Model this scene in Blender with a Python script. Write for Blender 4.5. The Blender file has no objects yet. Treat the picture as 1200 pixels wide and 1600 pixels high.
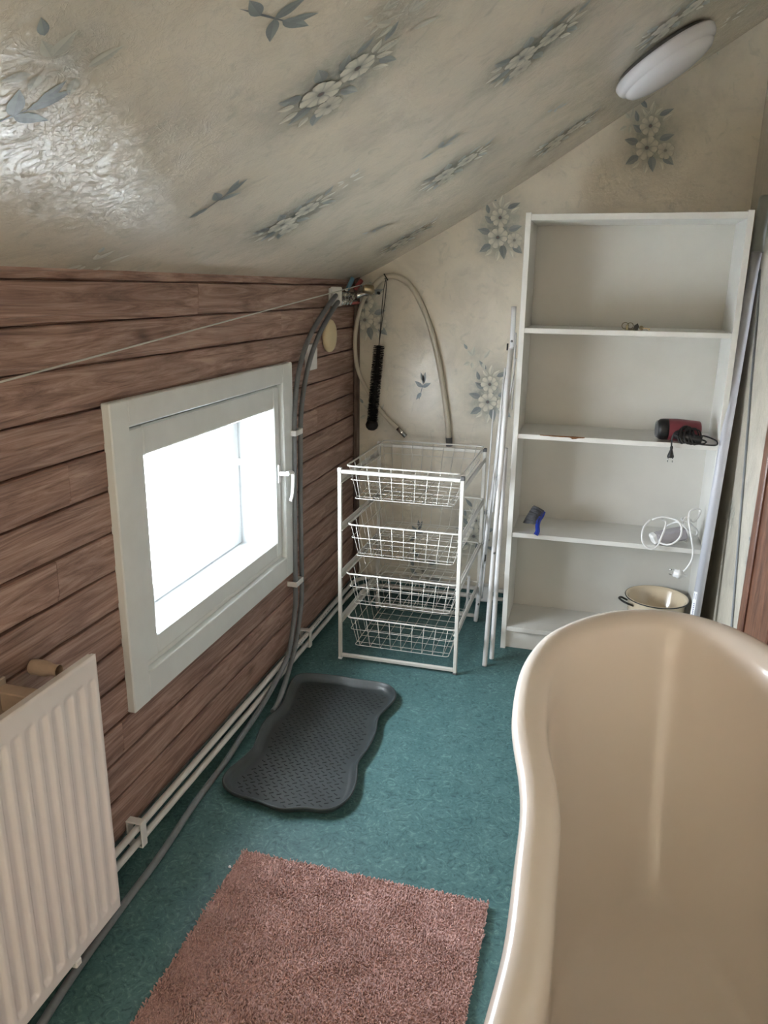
import bpy, bmesh, math, random
import numpy as np
from mathutils import Vector, Matrix
random.seed(7)
C = bpy.context.scene.collection
S = bpy.context.scene

# ------------------------------------------------------------------ camera
F = 1213.0
R = np.array([[0.96352962, 0.08581701, -0.25346815],
              [0.26731752, -0.26502622, 0.92644614],
              [0.01232913, -0.96041478, -0.27830101]])      # rows: world x, y, z in camera axes
CAM = np.array([0.0, 0.0, 1.523])
cd = bpy.data.cameras.new('camera'); cam = bpy.data.objects.new('camera', cd); C.objects.link(cam)
cd.sensor_fit = 'VERTICAL'; cd.sensor_height = 24.0; cd.lens = 24.0 * F / 1600.0
cd.clip_start = 0.05; cd.clip_end = 200
M = R @ np.diag([1.0, -1.0, -1.0])
m4 = Matrix.Identity(4)
for i in range(3):
    for j in range(3): m4[i][j] = M[i, j]
    m4[i][3] = CAM[i]
cam.matrix_world = m4
S.camera = cam

def on(px, py, ax, val):
    """point where the sight line of a measured spot meets the plane axis=val"""
    r = R @ np.array([px - 600.0, py - 800.0, F]); t = (val - CAM[ax]) / r[ax]
    return Vector((CAM + t * r).tolist())

# ------------------------------------------------------------------ light
w = bpy.data.worlds.new('sky'); S.world = w; w.use_nodes = True
bg = w.node_tree.nodes['Background']
bg.inputs['Color'].default_value = (0.86, 0.93, 1.0, 1); bg.inputs['Strength'].default_value = 15.0
pl = bpy.data.lights.new('window_portal', 'AREA'); po = bpy.data.objects.new('window_portal', pl); C.objects.link(po)
pl.shape = 'RECTANGLE'; pl.size = 0.56; pl.size_y = 0.94
po.location = (-1.40, 2.20, 0.82); po.rotation_euler = (0, math.radians(-90), 0); pl.cycles.is_portal = True
# broad warm fill light added behind the camera, bounced off the unseen end wall
al = bpy.data.lights.new('added_rear_fill', 'AREA'); ao = bpy.data.objects.new('added_rear_fill', al); C.objects.link(ao)
al.shape = 'RECTANGLE'; al.size = 1.6; al.size_y = 1.2; al.energy = 30; al.color = (1.0, 0.94, 0.88)
ao.location = (-0.2, -0.9, 1.3); ao.rotation_euler = (math.radians(-80), 0, 0)
S.view_settings.view_transform = 'Standard'; S.view_settings.look = 'None'
S.view_settings.gamma = 1; S.view_settings.use_curve_mapping = False
S.view_settings.exposure = 2.0

# ------------------------------------------------------------------ materials
def mat(name, col, rough=0.5, metal=0.0, spec=0.5, coat=0.0):
    m = bpy.data.materials.new(name); m.use_nodes = True
    p = m.node_tree.nodes['Principled BSDF']
    p.inputs['Base Color'].default_value = (*col, 1); p.inputs['Roughness'].default_value = rough
    p.inputs['Metallic'].default_value = metal; p.inputs['Specular IOR Level'].default_value = spec
    p.inputs['Coat Weight'].default_value = coat
    return m
class NT:
    def __init__(s, m): s.t = m.node_tree; s.p = s.t.nodes['Principled BSDF']
    def n(s, typ, **kw):
        x = s.t.nodes.new(typ)
        for k, v in kw.items():
            if hasattr(x, k): setattr(x, k, v)
            else: x.inputs[k.replace('_', ' ')].default_value = v
        return x
    def l(s, a, b): s.t.links.new(a, b)
    def coords(s, scale=(1, 1, 1), rot=(0, 0, 0)):
        tc = s.n('ShaderNodeTexCoord'); mp = s.n('ShaderNodeMapping')
        mp.inputs['Scale'].default_value = scale; mp.inputs['Rotation'].default_value = rot
        s.l(tc.outputs['Object'], mp.inputs['Vector']); return mp.outputs['Vector']
    def noise(s, vec, scale, detail=4, rough=0.55, dist=0.0):
        x = s.n('ShaderNodeTexNoise'); x.inputs['Scale'].default_value = scale; x.inputs['Detail'].default_value = detail
        x.inputs['Roughness'].default_value = rough; x.inputs['Distortion'].default_value = dist
        s.l(vec, x.inputs['Vector']); return x.outputs['Fac']
    def ramp(s, fac, stops):
        x = s.n('ShaderNodeValToRGB'); e = x.color_ramp.elements
        while len(e) < len(stops): e.new(0.5)
        for q, (pos, c) in zip(e, stops): q.position = pos; q.color = (*c, 1) if len(c) == 3 else c
        s.l(fac, x.inputs['Fac']); return x.outputs['Color']
    def mix(s, fac, a, b, mode='MIX'):
        x = s.n('ShaderNodeMix', data_type='RGBA', blend_type=mode)
        for v, i in ((fac, 0), (a, 6), (b, 7)):
            if isinstance(v, (int, float)): x.inputs[i].default_value = v
            elif isinstance(v, tuple): x.inputs[i].default_value = (*v, 1)
            else: s.l(v, x.inputs[i])
        return x.outputs[2]
    def bump(s, h, strength=0.3, dist=0.01, prev=None):
        x = s.n('ShaderNodeBump'); x.inputs['Strength'].default_value = strength; x.inputs['Distance'].default_value = dist
        s.l(h, x.inputs['Height'])
        if prev: s.l(prev, x.inputs['Normal'])
        s.l(x.outputs['Normal'], s.p.inputs['Normal']); return x.outputs['Normal']

def wallpaper(name, stretch, wr=0.55):
    m = mat(name, (0.6, 0.55, 0.45), 0.3, spec=0.5); t = NT(m)
    v = t.coords(stretch)
    a = t.noise(v, 5.0, 5, 0.6, 0.6)
    b = t.noise(v, 16.0, 4, 0.6, 1.2)
    base = t.ramp(a, [(0.32, (0.62, 0.575, 0.485)), (0.5, (0.715, 0.66, 0.55)), (0.68, (0.76, 0.69, 0.565))])
    bl = t.ramp(b, [(0.56, (0, 0, 0)), (0.72, (1, 1, 1))])
    sc = t.n('ShaderNodeMath', operation='MULTIPLY'); t.l(bl, sc.inputs[0]); sc.inputs[1].default_value = 0.28
    c1 = t.mix(sc.outputs[0], base, (0.33, 0.36, 0.32))
    at = t.n('ShaderNodeAttribute'); at.attribute_name = 'tint'
    nz = t.noise(v, 38.0, 3, 0.6)
    mu = t.n('ShaderNodeMath', operation='MULTIPLY'); t.l(at.outputs['Fac'], mu.inputs[0])
    r2 = t.ramp(nz, [(0.3, (0.55, 0.55, 0.55)), (0.65, (1, 1, 1))]); t.l(r2, mu.inputs[1])
    c2 = t.mix(mu.outputs[0], c1, (0.20, 0.245, 0.24))
    t.l(c2, t.p.inputs['Base Color'])
    w1 = t.noise(v, 9.0, 6, 0.62, 1.6); w2 = t.noise(v, 55.0, 4, 0.6, 1.0)
    n1 = t.bump(w1, 0.16, 0.010)
    w3 = t.noise(v, 20.0, 7, 0.66, 1.8)
    rg_ = t.ramp(w3, [(0.40, (0, 0, 0)), (0.48, (0.12, 0.12, 0.12)), (0.50, (1, 1, 1)), (0.52, (0.12, 0.12, 0.12)), (0.60, (0, 0, 0))])
    n2 = t.bump(rg_, wr, 0.0016, n1); t.bump(w2, 0.30, 0.0016, n2)
    t.p.inputs['Roughness'].default_value = 0.19; t.p.inputs['Specular IOR Level'].default_value = 0.9
    return m
MWP = wallpaper('wallpaper_cream_marbled', (1, 1, 1), 0.22)
MWPC = wallpaper('wallpaper_ceiling_wrinkled', (1.0, 1.0, 1.4), 0.42)
def print_mat():
    m = mat('printed_flowers', (0.7, 0.66, 0.56), 0.32); t = NT(m)
    at = t.n('ShaderNodeAttribute'); at.attribute_name = 'print'
    t.l(at.outputs['Color'], t.p.inputs['Base Color']); return m
MPR = print_mat()

def wood_mat(name, dark, mid, light, stretch=(6, 0.8, 12), rough=0.5):
    m = mat(name, mid, rough); t = NT(m)
    v = t.coords(stretch)
    oi = t.n('ShaderNodeAttribute'); oi.attribute_name = 'plank'
    off = t.n('ShaderNodeVectorMath', operation='ADD'); t.l(v, off.inputs[0])
    cx = t.n('ShaderNodeCombineXYZ')
    for k, q in ((0, 13.0), (1, 7.0), (2, 3.0)):
        mm = t.n('ShaderNodeMath', operation='MULTIPLY'); mm.inputs[1].default_value = q
        t.l(oi.outputs['Fac'], mm.inputs[0]); t.l(mm.outputs[0], cx.inputs[k])
    t.l(cx.outputs[0], off.inputs[1]); vv = off.outputs[0]
    big = t.noise(vv, 1.3, 3, 0.5, 0.8)
    gr = t.noise(vv, 2.3, 8, 0.68, 2.6)
    sc = t.n('ShaderNodeVectorMath', operation='MULTIPLY'); t.l(vv, sc.inputs[0]); sc.inputs[1].default_value = (1, 0.35, 6)
    fine = t.noise(sc.outputs[0], 5.0, 5, 0.7, 0.3)
    c = t.ramp(gr, [(0.33, dark), (0.48, mid), (0.63, light)])
    c = t.mix(0.32, c, t.ramp(fine, [(0.35, (0.42, 0.42, 0.42)), (0.62, (1, 1, 1))]), 'MULTIPLY')
    c = t.mix(0.55, c, t.ramp(big, [(0.32, (0.60, 0.56, 0.56)), (0.62, (1.05, 1.03, 1))]), 'MULTIPLY')
    # knots
    kn = t.n('ShaderNodeTexVoronoi'); kn.inputs['Scale'].default_value = 3.4
    kd = t.noise(vv, 1.5, 4, 0.6); kv = t.n('ShaderNodeVectorMath', operation='MULTIPLY_ADD'); t.l(kd, kv.inputs[0]); kv.inputs[1].default_value = (.03, .09, .02); t.l(t.coords((1, .75, 1.25)), kv.inputs[2]); t.l(kv.outputs[0], kn.inputs['Vector'])
    kr = t.ramp(kn.outputs['Distance'], [(0.025, (0.30, 0.24, 0.22)), (0.06, (0.58, 0.52, 0.5)), (0.13, (1, 1, 1))])
    c = t.mix(0.8, c, kr, 'MULTIPLY')
    t.l(c, t.p.inputs['Base Color'])
    t.bump(fine, 0.35, 0.002)
    return m
MWOOD = wood_mat('washed_brown_planks', (0.195, 0.112, 0.088), (0.375, 0.232, 0.186), (0.55, 0.385, 0.318))
MDOOR = wood_mat('red_brown_wood', (0.09, 0.035, 0.02), (0.17, 0.07, 0.04), (0.24, 0.11, 0.065), (10, 10, 1.0), 0.4)
MTRIM = wood_mat('dark_corner_wood', (0.07, 0.045, 0.035), (0.12, 0.08, 0.065), (0.17, 0.12, 0.09), (10, 10, 1.0), 0.5)

def lino():
    m = mat('teal_lino', (0.06, 0.2, 0.2), 0.42); t = NT(m); v = t.coords()
    a = t.noise(v, 7, 5, 0.6, 1.0); b = t.noise(v, 26, 6, 0.62, 3.2); c_ = t.noise(v, 120, 3, 0.6, 1.0)
    c = t.ramp(a, [(0.3, (0.058, 0.138, 0.142)), (0.7, (0.082, 0.175, 0.176))])
    c = t.mix(0.75, c, t.ramp(b, [(0.36, (0.42, 0.48, 0.5)), (0.45, (0.9, 0.9, 0.9)), (0.56, (1.0, 1.0, 1.0)), (0.64, (1.9, 1.6, 1.45))]), 'MULTIPLY')
    c = t.mix(0.35, c, t.ramp(c_, [(0.35, (0.6, 0.6, 0.6)), (0.6, (1.15, 1.15, 1.15))]), 'MULTIPLY')
    t.l(c, t.p.inputs['Base Color']); t.bump(b, 0.06, 0.002); return m
MLINO = lino(); MLINO.node_tree.nodes['Principled BSDF'].inputs['Roughness'].default_value = 0.55; MLINO.node_tree.nodes['Principled BSDF'].inputs['Specular IOR Level'].default_value = 0.3
def speck(name, col, rough, amt=0.12, scale=30, **k):
    m = mat(name, col, rough, **k); t = NT(m); v = t.coords(); a = t.noise(v, scale, 4, 0.6)
    d = tuple(x * (1 - amt) for x in col); t.l(t.ramp(a, [(0.35, d), (0.6, col)]), t.p.inputs['Base Color']); return m
MWHITE = speck('white_painted_wood', (0.78, 0.815, 0.81), 0.35, 0.05, 8)
MSHELF = speck('white_melamine', (0.74, 0.735, 0.70), 0.33, 0.06, 5)
MSHELFB = speck('white_hardboard', (0.66, 0.655, 0.61), 0.42, 0.05, 5)
MCHIP = speck('bare_chipboard', (0.25, 0.11, 0.04), 0.9, 0.5, 200)
MRAD = speck('radiator_enamel', (0.78, 0.74, 0.73), 0.38, 0.03, 4)
MYELL = speck('yellowed_plastic', (0.56, 0.43, 0.33), 0.5, 0.15, 20)
MCREAM = speck('cream_plastic', (0.78, 0.66, 0.42), 0.4, 0.04, 10)
MPIPE = speck('white_plastic_pipe', (0.72, 0.71, 0.69), 0.4, 0.06, 20)
MPVC = speck('white_plastic', (0.80, 0.80, 0.79), 0.35, 0.03, 20)
MGHOSE = speck('grey_hose_rubber', (0.19, 0.205, 0.22), 0.45, 0.15, 20)
MWHOSE = speck('ivory_hose', (0.60, 0.55, 0.45), 0.42, 0.08, 20)
MCHROME = mat('chrome', (0.62, 0.62, 0.62), 0.22, 1.0)
MBRASS = mat('dull_brass', (0.45, 0.38, 0.26), 0.4, 1.0)
MRED = mat('red_handle', (0.25, 0.035, 0.03), 0.45)
MBLUE = mat('blue_handle', (0.10, 0.23, 0.33), 0.45)
MBLUE2 = mat('bright_blue_plastic', (0.01, 0.04, 0.38), 0.35)
MBLACK = mat('black_plastic', (0.012, 0.012, 0.013), 0.45)
MBRIST = mat('black_bristle', (0.008, 0.008, 0.008), 0.7)
MGBRIST = mat('grey_bristle', (0.08, 0.08, 0.085), 0.7)
MWIRE = mat('white_coated_wire', (0.58, 0.565, 0.52), 0.35)
MRACK = mat('white_enamel_tube', (0.66, 0.66, 0.66), 0.25)
MGCAP = mat('grey_plastic_cap', (0.12, 0.12, 0.12), 0.5)
MTRAY = speck('dark_grey_rubber', (0.036, 0.045, 0.047), 0.40, 0.25, 12)
MTRAYD = mat('tray_slit_dark', (0.015, 0.018, 0.02), 0.6)
MTUB = mat('warm_white_acrylic', (0.88, 0.80, 0.72), 0.22, coat=0.15)
MENAM = mat('cream_enamel', (0.74, 0.62, 0.45), 0.15, coat=0.5)
MLAMP = mat('white_lamp_plastic', (0.76, 0.76, 0.80), 0.18)
MBURG = mat('burgundy_plastic', (0.19, 0.035, 0.047), 0.35)
MTUBE = speck('pale_grey_tube', (0.50, 0.51, 0.56), 0.45, 0.05, 10)
MORANGE = mat('orange_tag', (0.7, 0.28, 0.03), 0.5)
MKEY = mat('key_metal', (0.22, 0.20, 0.13), 0.4, 1.0)
MBLAB = mat('label_blue', (0.02, 0.03, 0.25), 0.5)
MBLABW = mat('label_white', (0.85, 0.85, 0.85), 0.5)
MREV = speck('dimmed_white_lining', (0.36, 0.37, 0.37), 0.5, 0.08, 12)  # white lining and outer sash, colour darkened to hold back the window glare
MCORD = mat('white_cord', (0.62, 0.62, 0.58), 0.6)
MSNOW = speck('pale_ground_outside', (0.7, 0.7, 0.68), 0.9, 0.2, 1)
def rugmat():
    m = mat('pink_shag', (0.32, 0.17, 0.15), 0.95, spec=0.1); t = NT(m); v = t.coords()
    a = t.noise(v, 10, 4, 0.6, 0.5); b = t.noise(v, 140, 3, 0.6)
    c = t.ramp(a, [(0.3, (0.50, 0.315, 0.285)), (0.68, (0.60, 0.385, 0.35))])
    c = t.mix(0.7, c, t.ramp(b, [(0.35, (0.62, 0.6, 0.6)), (0.6, (1.15, 1.15, 1.15))]), 'MULTIPLY')
    t.l(c, t.p.inputs['Base Color']); t.p.inputs['Sheen Weight'].default_value = 0.2; return m
MRUG = rugmat()
def glassmat():
    m = bpy.data.materials.new('window_glass'); m.use_nodes = True; nt = m.node_tree; nt.nodes.clear()
    o = nt.nodes.new('ShaderNodeOutputMaterial'); mx = nt.nodes.new('ShaderNodeMixShader')
    tr = nt.nodes.new('ShaderNodeBsdfTransparent'); g = nt.nodes.new('ShaderNodeBsdfGlossy'); g.inputs['Roughness'].default_value = 0.02
    mx.inputs[0].default_value = 0.06
    nt.links.new(tr.outputs[0], mx.inputs[1]); nt.links.new(g.outputs[0], mx.inputs[2]); nt.links.new(mx.outputs[0], o.inputs[0]); return m
MGLASS = glassmat()

# ------------------------------------------------------------------ builders
def catmull(pts, n=8, closed=False):
    P = [Vector(p) for p in pts]; out = []
    N = len(P)
    rng = range(N) if closed else range(N - 1)
    for i in rng:
        if closed: a, b, c, d = P[(i - 1) % N], P[i], P[(i + 1) % N], P[(i + 2) % N]
        else:
            b, c = P[i], P[i + 1]
            a = P[i - 1] if i > 0 else b * 2 - c
            d = P[i + 2] if i + 2 < N else c * 2 - b
        for k in range(n):
            t = k / n
            out.append(0.5 * ((2 * b) + (c - a) * t + (2 * a - 5 * b + 4 * c - d) * t * t + (3 * b - a - 3 * c + d) * t ** 3))
    if not closed: out.append(P[-1])
    return out

class MB:
    def __init__(s): s.bm = bmesh.new()
    def box(s, a, b, bev=0.0, rot=None, at=None, seg=1):
        a = Vector(a); b = Vector(b); c = (a + b) / 2; d = b - a
        r = bmesh.ops.create_cube(s.bm, size=1.0); vs = r['verts']
        for v in vs: v.co = Vector((v.co.x * d.x, v.co.y * d.y, v.co.z * d.z))
        if bev > 0:
            es = list({e for v in vs for e in v.link_edges})
            rr = bmesh.ops.bevel(s.bm, geom=es, offset=bev, segments=seg, affect='EDGES', profile=0.5)
            vs = list({v for f in rr['faces'] for v in f.verts} | {v for v in vs if v.is_valid})
        mm = (rot.to_4x4() if rot else Matrix.Identity(4))
        for v in vs:
            q = mm @ v.co + c
            v.co = q
        return s
    def obox(s, c, ux, uy, uz, dims, bev=0.0):
        """oriented box: centre, three axes, full dims"""
        rot = Matrix((Vector(ux).normalized(), Vector(uy).normalized(), Vector(uz).normalized())).transposed()
        d = Vector(dims) / 2; c = Vector(c)
        return s.box(c - d, c + d, bev, rot)
    def tube(s, pts, r, seg=10, caps=True, closed=False):
        P = [Vector(p) for p in pts]
        Q = [P[0]]
        for p in P[1:]:
            if (p - Q[-1]).length > 1e-6: Q.append(p)
        P = Q; N = len(P)
        rad = r if callable(r) else (lambda t: r)
        T = []
        for i in range(N):
            if closed: d = P[(i + 1) % N] - P[(i - 1) % N]
            else: d = P[min(i + 1, N - 1)] - P[max(i - 1, 0)]
            T.append(d.normalized())
        up = Vector((0, 0, 1)) if abs(T[0].z) < 0.9 else Vector((1, 0, 0))
        nrm = (up - T[0] * up.dot(T[0])).normalized(); rings = []
        for i in range(N):
            nrm = (nrm - T[i] * nrm.dot(T[i]))
            nrm = nrm.normalized() if nrm.length > 1e-6 else T[i].orthogonal().normalized()
            bn = T[i].cross(nrm); rr = rad(i / max(1, N - 1))
            rings.append([s.bm.verts.new(P[i] + (nrm * math.cos(a) + bn * math.sin(a)) * rr)
                          for a in (2 * math.pi * k / seg for k in range(seg))])
        for i in range(N if closed else N - 1):
            A = rings[i]; B = rings[(i + 1) % N]
            for k in range(seg):
                f = s.bm.faces.new((A[k], A[(k + 1) % seg], B[(k + 1) % seg], B[k])); f.smooth = True
        if caps and not closed:
            s.bm.faces.new(rings[0][::-1]); s.bm.faces.new(rings[-1])
        return s
    def lathe(s, prof, origin, axis=(0, 0, 1), seg=32, smooth=True):
        """prof: list of (radius, height along axis)"""
        ax = Vector(axis).normalized(); u = ax.orthogonal().normalized(); v = ax.cross(u); o = Vector(origin); rings = []
        for (r, h) in prof:
            if r < 1e-6: rings.append([s.bm.verts.new(o + ax * h)])
            else: rings.append([s.bm.verts.new(o + ax * h + (u * math.cos(a) + v * math.sin(a)) * r) for a in (2 * math.pi * k / seg for k in range(seg))])
        for A, B in zip(rings, rings[1:]):
            for k in range(seg):
                k2 = (k + 1) % seg
                if len(A) == 1 and len(B) == 1: continue
                if len(A) == 1: f = s.bm.faces.new((A[0], B[k2], B[k]))
                elif len(B) == 1: f = s.bm.faces.new((A[k], A[k2], B[0]))
                else: f = s.bm.faces.new((A[k], A[k2], B[k2], B[k]))
                f.smooth = smooth
        return s
    def prism(s, poly, ext):
        """polygon (3d pts) extruded by vector"""
        e = Vector(ext); A = [s.bm.verts.new(Vector(p)) for p in poly]; B = [s.bm.verts.new(Vector(p) + e) for p in poly]
        s.bm.faces.new(A[::-1]); s.bm.faces.new(B); n = len(A)
        for k in range(n): s.bm.faces.new((A[k], A[(k + 1) % n], B[(k + 1) % n], B[k]))
        return s
    def build(s, name, m, parent=None, smooth_angle=None):
        bmesh.ops.recalc_face_normals(s.bm, faces=s.bm.faces)
        me = bpy.data.meshes.new(name); s.bm.to_mesh(me); s.bm.free(); me.materials.append(m)
        o = bpy.data.objects.new(name, me); C.objects.link(o)
        if parent is not None:
            o.parent = parent; o.matrix_parent_inverse = Matrix.Translation(parent.location).inverted() if parent.type == 'EMPTY' else Matrix.Identity(4)
        return o
def rawmesh(name, verts, faces, m, parent=None, smooth=True):
    me = bpy.data.meshes.new(name); me.from_pydata(verts, [], faces); me.materials.append(m)
    if smooth: me.polygons.foreach_set('use_smooth', [True] * len(me.polygons))
    o = bpy.data.objects.new(name, me); C.objects.link(o)
    if parent is not None:
        o.parent = parent; o.matrix_parent_inverse = Matrix.Translation(parent.location).inverted() if parent.type == 'EMPTY' else Matrix.Identity(4)
    return o
def tag(o, label, cat, group=None):
    o['label'] = label; o['category'] = cat
    if group: o['group'] = group
    return o
def thing(name, label, cat, loc=(0, 0, 0), group=None):
    o = bpy.data.objects.new(name, None); C.objects.link(o); o.location = loc; o.empty_display_size = 0.05
    return tag(o, label, cat, group)
def struct(o): o['kind'] = 'structure'; return o
def structE(name, loc=(0, 0, 0)):
    o = bpy.data.objects.new(name, None); C.objects.link(o); o.location = loc; return struct(o)

# ------------------------------------------------------------------ room shell
XL, XR, YB, YF = -1.155, 0.53, 3.65, -2.7
CP = [(-1.30, 1.49), (-1.155, 1.553), (-1.014, 1.617), (-0.717, 1.777), (-0.44, 1.937), (-0.245, 2.057), (-0.06, 2.176), (0.49, 2.525), (0.75, 2.69)]
CX = np.array([p[0] for p in CP]); CZ = np.array([p[1] for p in CP])
_xs = np.linspace(-1.30, 0.75, 400); _zs = np.interp(_xs, CX, CZ)
_k = np.ones(31) / 31; _zs = np.convolve(np.pad(_zs, 15, mode='reflect', reflect_type='odd'), _k, 'valid')
def cz(x): return float(np.interp(x, _xs, _zs))
_us = np.concatenate([[0], np.cumsum(np.hypot(np.diff(_xs), np.diff(_zs)))])
def c_u(x): return float(np.interp(x, _xs, _us))
def c_pt(u, y, off=0.0):
    x = float(np.interp(u, _us, _xs)); z = cz(x); dx = 0.01; sl = (cz(x + dx) - cz(x - dx)) / (2 * dx)
    n = Vector((sl, 0, -1)).normalized()
    return Vector((x, y, z)) + n * off

# flower motifs, in a flat (a, b) frame: b is up the paper.  returns polygons with colours + halo blobs
CREAM = (0.74, 0.71, 0.60); PALE = (0.58, 0.57, 0.48); GREY = (0.17, 0.19, 0.19); BLUE = (0.24, 0.285, 0.29); DK = (0.13, 0.15, 0.17); OLV = (0.36, 0.38, 0.33)
def mixc(a, b, t): return tuple(a[i] * (1 - t) + b[i] * t for i in range(3))
def leaf(a, b, ang, ln, wd, c0, c1, lift=0.0):
    out = []; n = 7; ca, sa = math.cos(ang), math.sin(ang); L = []; Rr = []; mid = []
    for i in range(n + 1):
        t = i / n; w_ = wd * math.sin(math.pi * min(1, t ** 0.8)) * (1 - 0.25 * t) if 0 < i < n else 0
        for side, arr in ((1, L), (-1, Rr), (0, mid)):
            x = t * ln; y = side * w_ * 0.5
            arr.append((a + ca * x - sa * y, b + sa * x + ca * y))
    for i in range(n):
        t = i / n
        out.append(([L[i], mid[i], mid[i + 1], L[i + 1]], [mixc(c0, c1, t * .8), mixc(c0, c1, t), mixc(c0, c1, t + .1), mixc(c0, c1, t * .8 + .1)], lift))
        out.append(([mid[i], Rr[i], Rr[i + 1], mid[i + 1]], [mixc(c0, DK, .25), mixc(c0, DK, .15), mixc(c0, c1, t * .6), mixc(c0, DK, .2)], lift))
    return out
def petal(a, b, ang, ln, wd, lift, fade, rnd):
    out = []; n = 6; ca, sa = math.cos(ang), math.sin(ang); rows = []
    for i in range(n + 1):
        t = i / n; w_ = wd * (0.22 + 0.78 * math.sin(math.pi * 0.5 * min(1, t * 1.45))) * (1 if t < 0.8 else math.sqrt(max(0.0, 1 - ((t - 0.8) / 0.2) ** 2)) * 0.75 + 0.25 * (1 - (t - .8) / .2))
        x = ln * (0.12 + 0.88 * t) - (0.05 * ln if i == n else 0)
        row = []
        for sd in (-1, -.5, 0, .5, 1):
            y = sd * w_ * 0.5; xx = x - abs(sd) * 0.05 * ln * t
            c = mixc(mixc(GREY, CREAM, min(1, t * 2.0)), (0.25, 0.27, 0.25), abs(sd) ** 2 * 0.85 if t < .95 else .55)
            if sd == 0 and 0.2 < t < .8: c = mixc(c, OLV, .35)
            c = mixc(c, PALE, rnd * .4)
            row.append(((a + ca * xx - sa * y, b + sa * xx + ca * y), mixc(c, (0.5, 0.48, 0.41), fade)))
        rows.append(row)
    for r0, r1 in zip(rows, rows[1:]):
        for k in range(4):
            q = [r0[k], r0[k + 1], r1[k + 1], r1[k]]
            out.append(([x[0] for x in q], [x[1] for x in q], lift))
    return out
def flower(a, b, r, rot=0.0, fade=0.0, lift=0.0003, sq=0.92):
    rg = random.Random(int(a * 9999 + b * 777)); out = []; n = 8
    for k in range(n):
        an = rot + 2 * math.pi * k / n + rg.uniform(-.1, .1)
        out += petal(a, b, an, r * rg.uniform(.88, 1.06), r * 0.56, lift + 0.00004 * k, fade, rg.random())
    m_ = 12; ring = [(a + math.cos(2 * math.pi * k / m_) * r * .17, b + math.sin(2 * math.pi * k / m_) * r * .16) for k in range(m_)]
    for k in range(m_):
        out.append(([(a, b), ring[k], ring[(k + 1) % m_]], [mixc((0.16, 0.10, 0.09), OLV, fade * .6), mixc(DK, OLV, fade), mixc(DK, OLV, fade)], lift + 0.0006))
    return out
def cluster(fade=0.0):
    P = []
    for (x, y, an, l, w_) in ((-.035, -.03, 3.7, .06, .036), (.015, -.03, 4.9, .065, .036), (-.04, .02, 2.9, .06, .032), (-.03, .06, 2.5, .05, .028), (.04, .03, .3, .06, .03), (-.02, .15, 2.3, .055, .02), (.06, -.03, 5.6, .06, .035), (-.05, .1, 1.9, .045, .02), (.03, .12, .4, .06, .024)):
        P += leaf(x, y, an, l, w_, mixc(BLUE, DK, .4), mixc(BLUE, OLV, .5 + fade * .4), 0.0002)
    for (x, y, an, l, w_) in ((0, .125, 1.45, .05, .025), (-.012, .12, 2.3, .038, .02), (.012, .12, .75, .042, .02), (.045, .1, .6, .045, .02), (-.03, -.05, 3.9, .04, .022), (.0, -.055, 4.6, .045, .025), (.05, -.055, 5.2, .035, .022)):
        P += leaf(x, y, an, l, w_, mixc(PALE, OLV, .3), mixc(CREAM, OLV, fade * .5), 0.0003)
    P += flower(.068, -.012, .038, .3, .45 + .3 * fade, 0.0006)
    P += flower(0, .082, .046, .1, fade * .6, 0.0009)
    P += flower(-.006, 0, .05, .5, fade * .6, 0.0015)
    H = [(0, .04, .10, .125, 1.0 - .45 * fade), (.04, -.01, .08, .06, .8), (-.05, -.04, .06, .05, .6), (-.03, .02, .06, .06, .3), (0, .15, .035, .05, .35)]
    return P, H
def sprig(col=BLUE):
    P = []
    P += leaf(-.055, -.05, .75, .13, .004, DK, DK, 0.0002)
    for (x, y, an, l, w_) in ((.0, .0, 1.9, .05, .024), (.012, .012, .8, .06, .022), (.0, .0, -.1, .05, .022), (-.02, -.02, 3.5, .045, .022), (.02, .02, 1.3, .05, .018)):
        P += leaf(x, y, an, l, w_, mixc(col, DK, .35), mixc(col, OLV, .35), 0.0003)
    return P, [(0, 0, .05, .05, .18)]
def buds():
    P = []
    for (x, y, an, l, w_) in ((0, 0, 1.4, .045, .022), (0, 0, 2.4, .035, .018), (-.01, -.03, 3.6, .035, .02), (0, -.03, 4.8, .03, .018), (.055, -.01, 1.0, .05, .02), (.05, -.03, 5.0, .035, .018)):
        P += leaf(x, y, an, l, w_, mixc(PALE, OLV, .5), PALE, 0.0003)
    P += leaf(-.025, .03, 2.2, .03, .015, BLUE, OLV, .0002)
    return P, [(0.02, 0, .06, .05, .4)]
def place(motifs, mapper, name, parent):
    """motifs: (kind, a, b, scale, rot) -> one mesh of thin ink polygons lying on the paper"""
    V, Fc, Cl, halos = [], [], [], []
    for (kind, a0, b0, sc, rot, fade) in motifs:
        P, H = (cluster(fade) if kind == 'c' else sprig() if kind == 's' else buds())
        ca, sa = math.cos(rot), math.sin(rot)
        for poly, cols, lift in P:
            i0 = len(V)
            for (x, y) in poly:
                V.append(mapper(a0 + sc * (ca * x - sa * y), b0 + sc * (sa * x + ca * y), 0.0006 + lift))
            Fc.append(tuple(range(i0, i0 + len(poly)))); Cl += cols
        for (x, y, rx, ry, s) in H: halos.append((a0 + sc * (ca * x - sa * y), b0 + sc * (sa * x + ca * y), rx * sc, ry * sc, s))
    o = rawmesh(name, [tuple(v) for v in V], Fc, MPR, parent)
    at = o.data.color_attributes.new('print', 'FLOAT_COLOR', 'POINT')
    arr = np.ones((len(V), 4), np.float32); arr[:, :3] = np.array(Cl); at.data.foreach_set('color', arr.ravel())
    return halos
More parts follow.
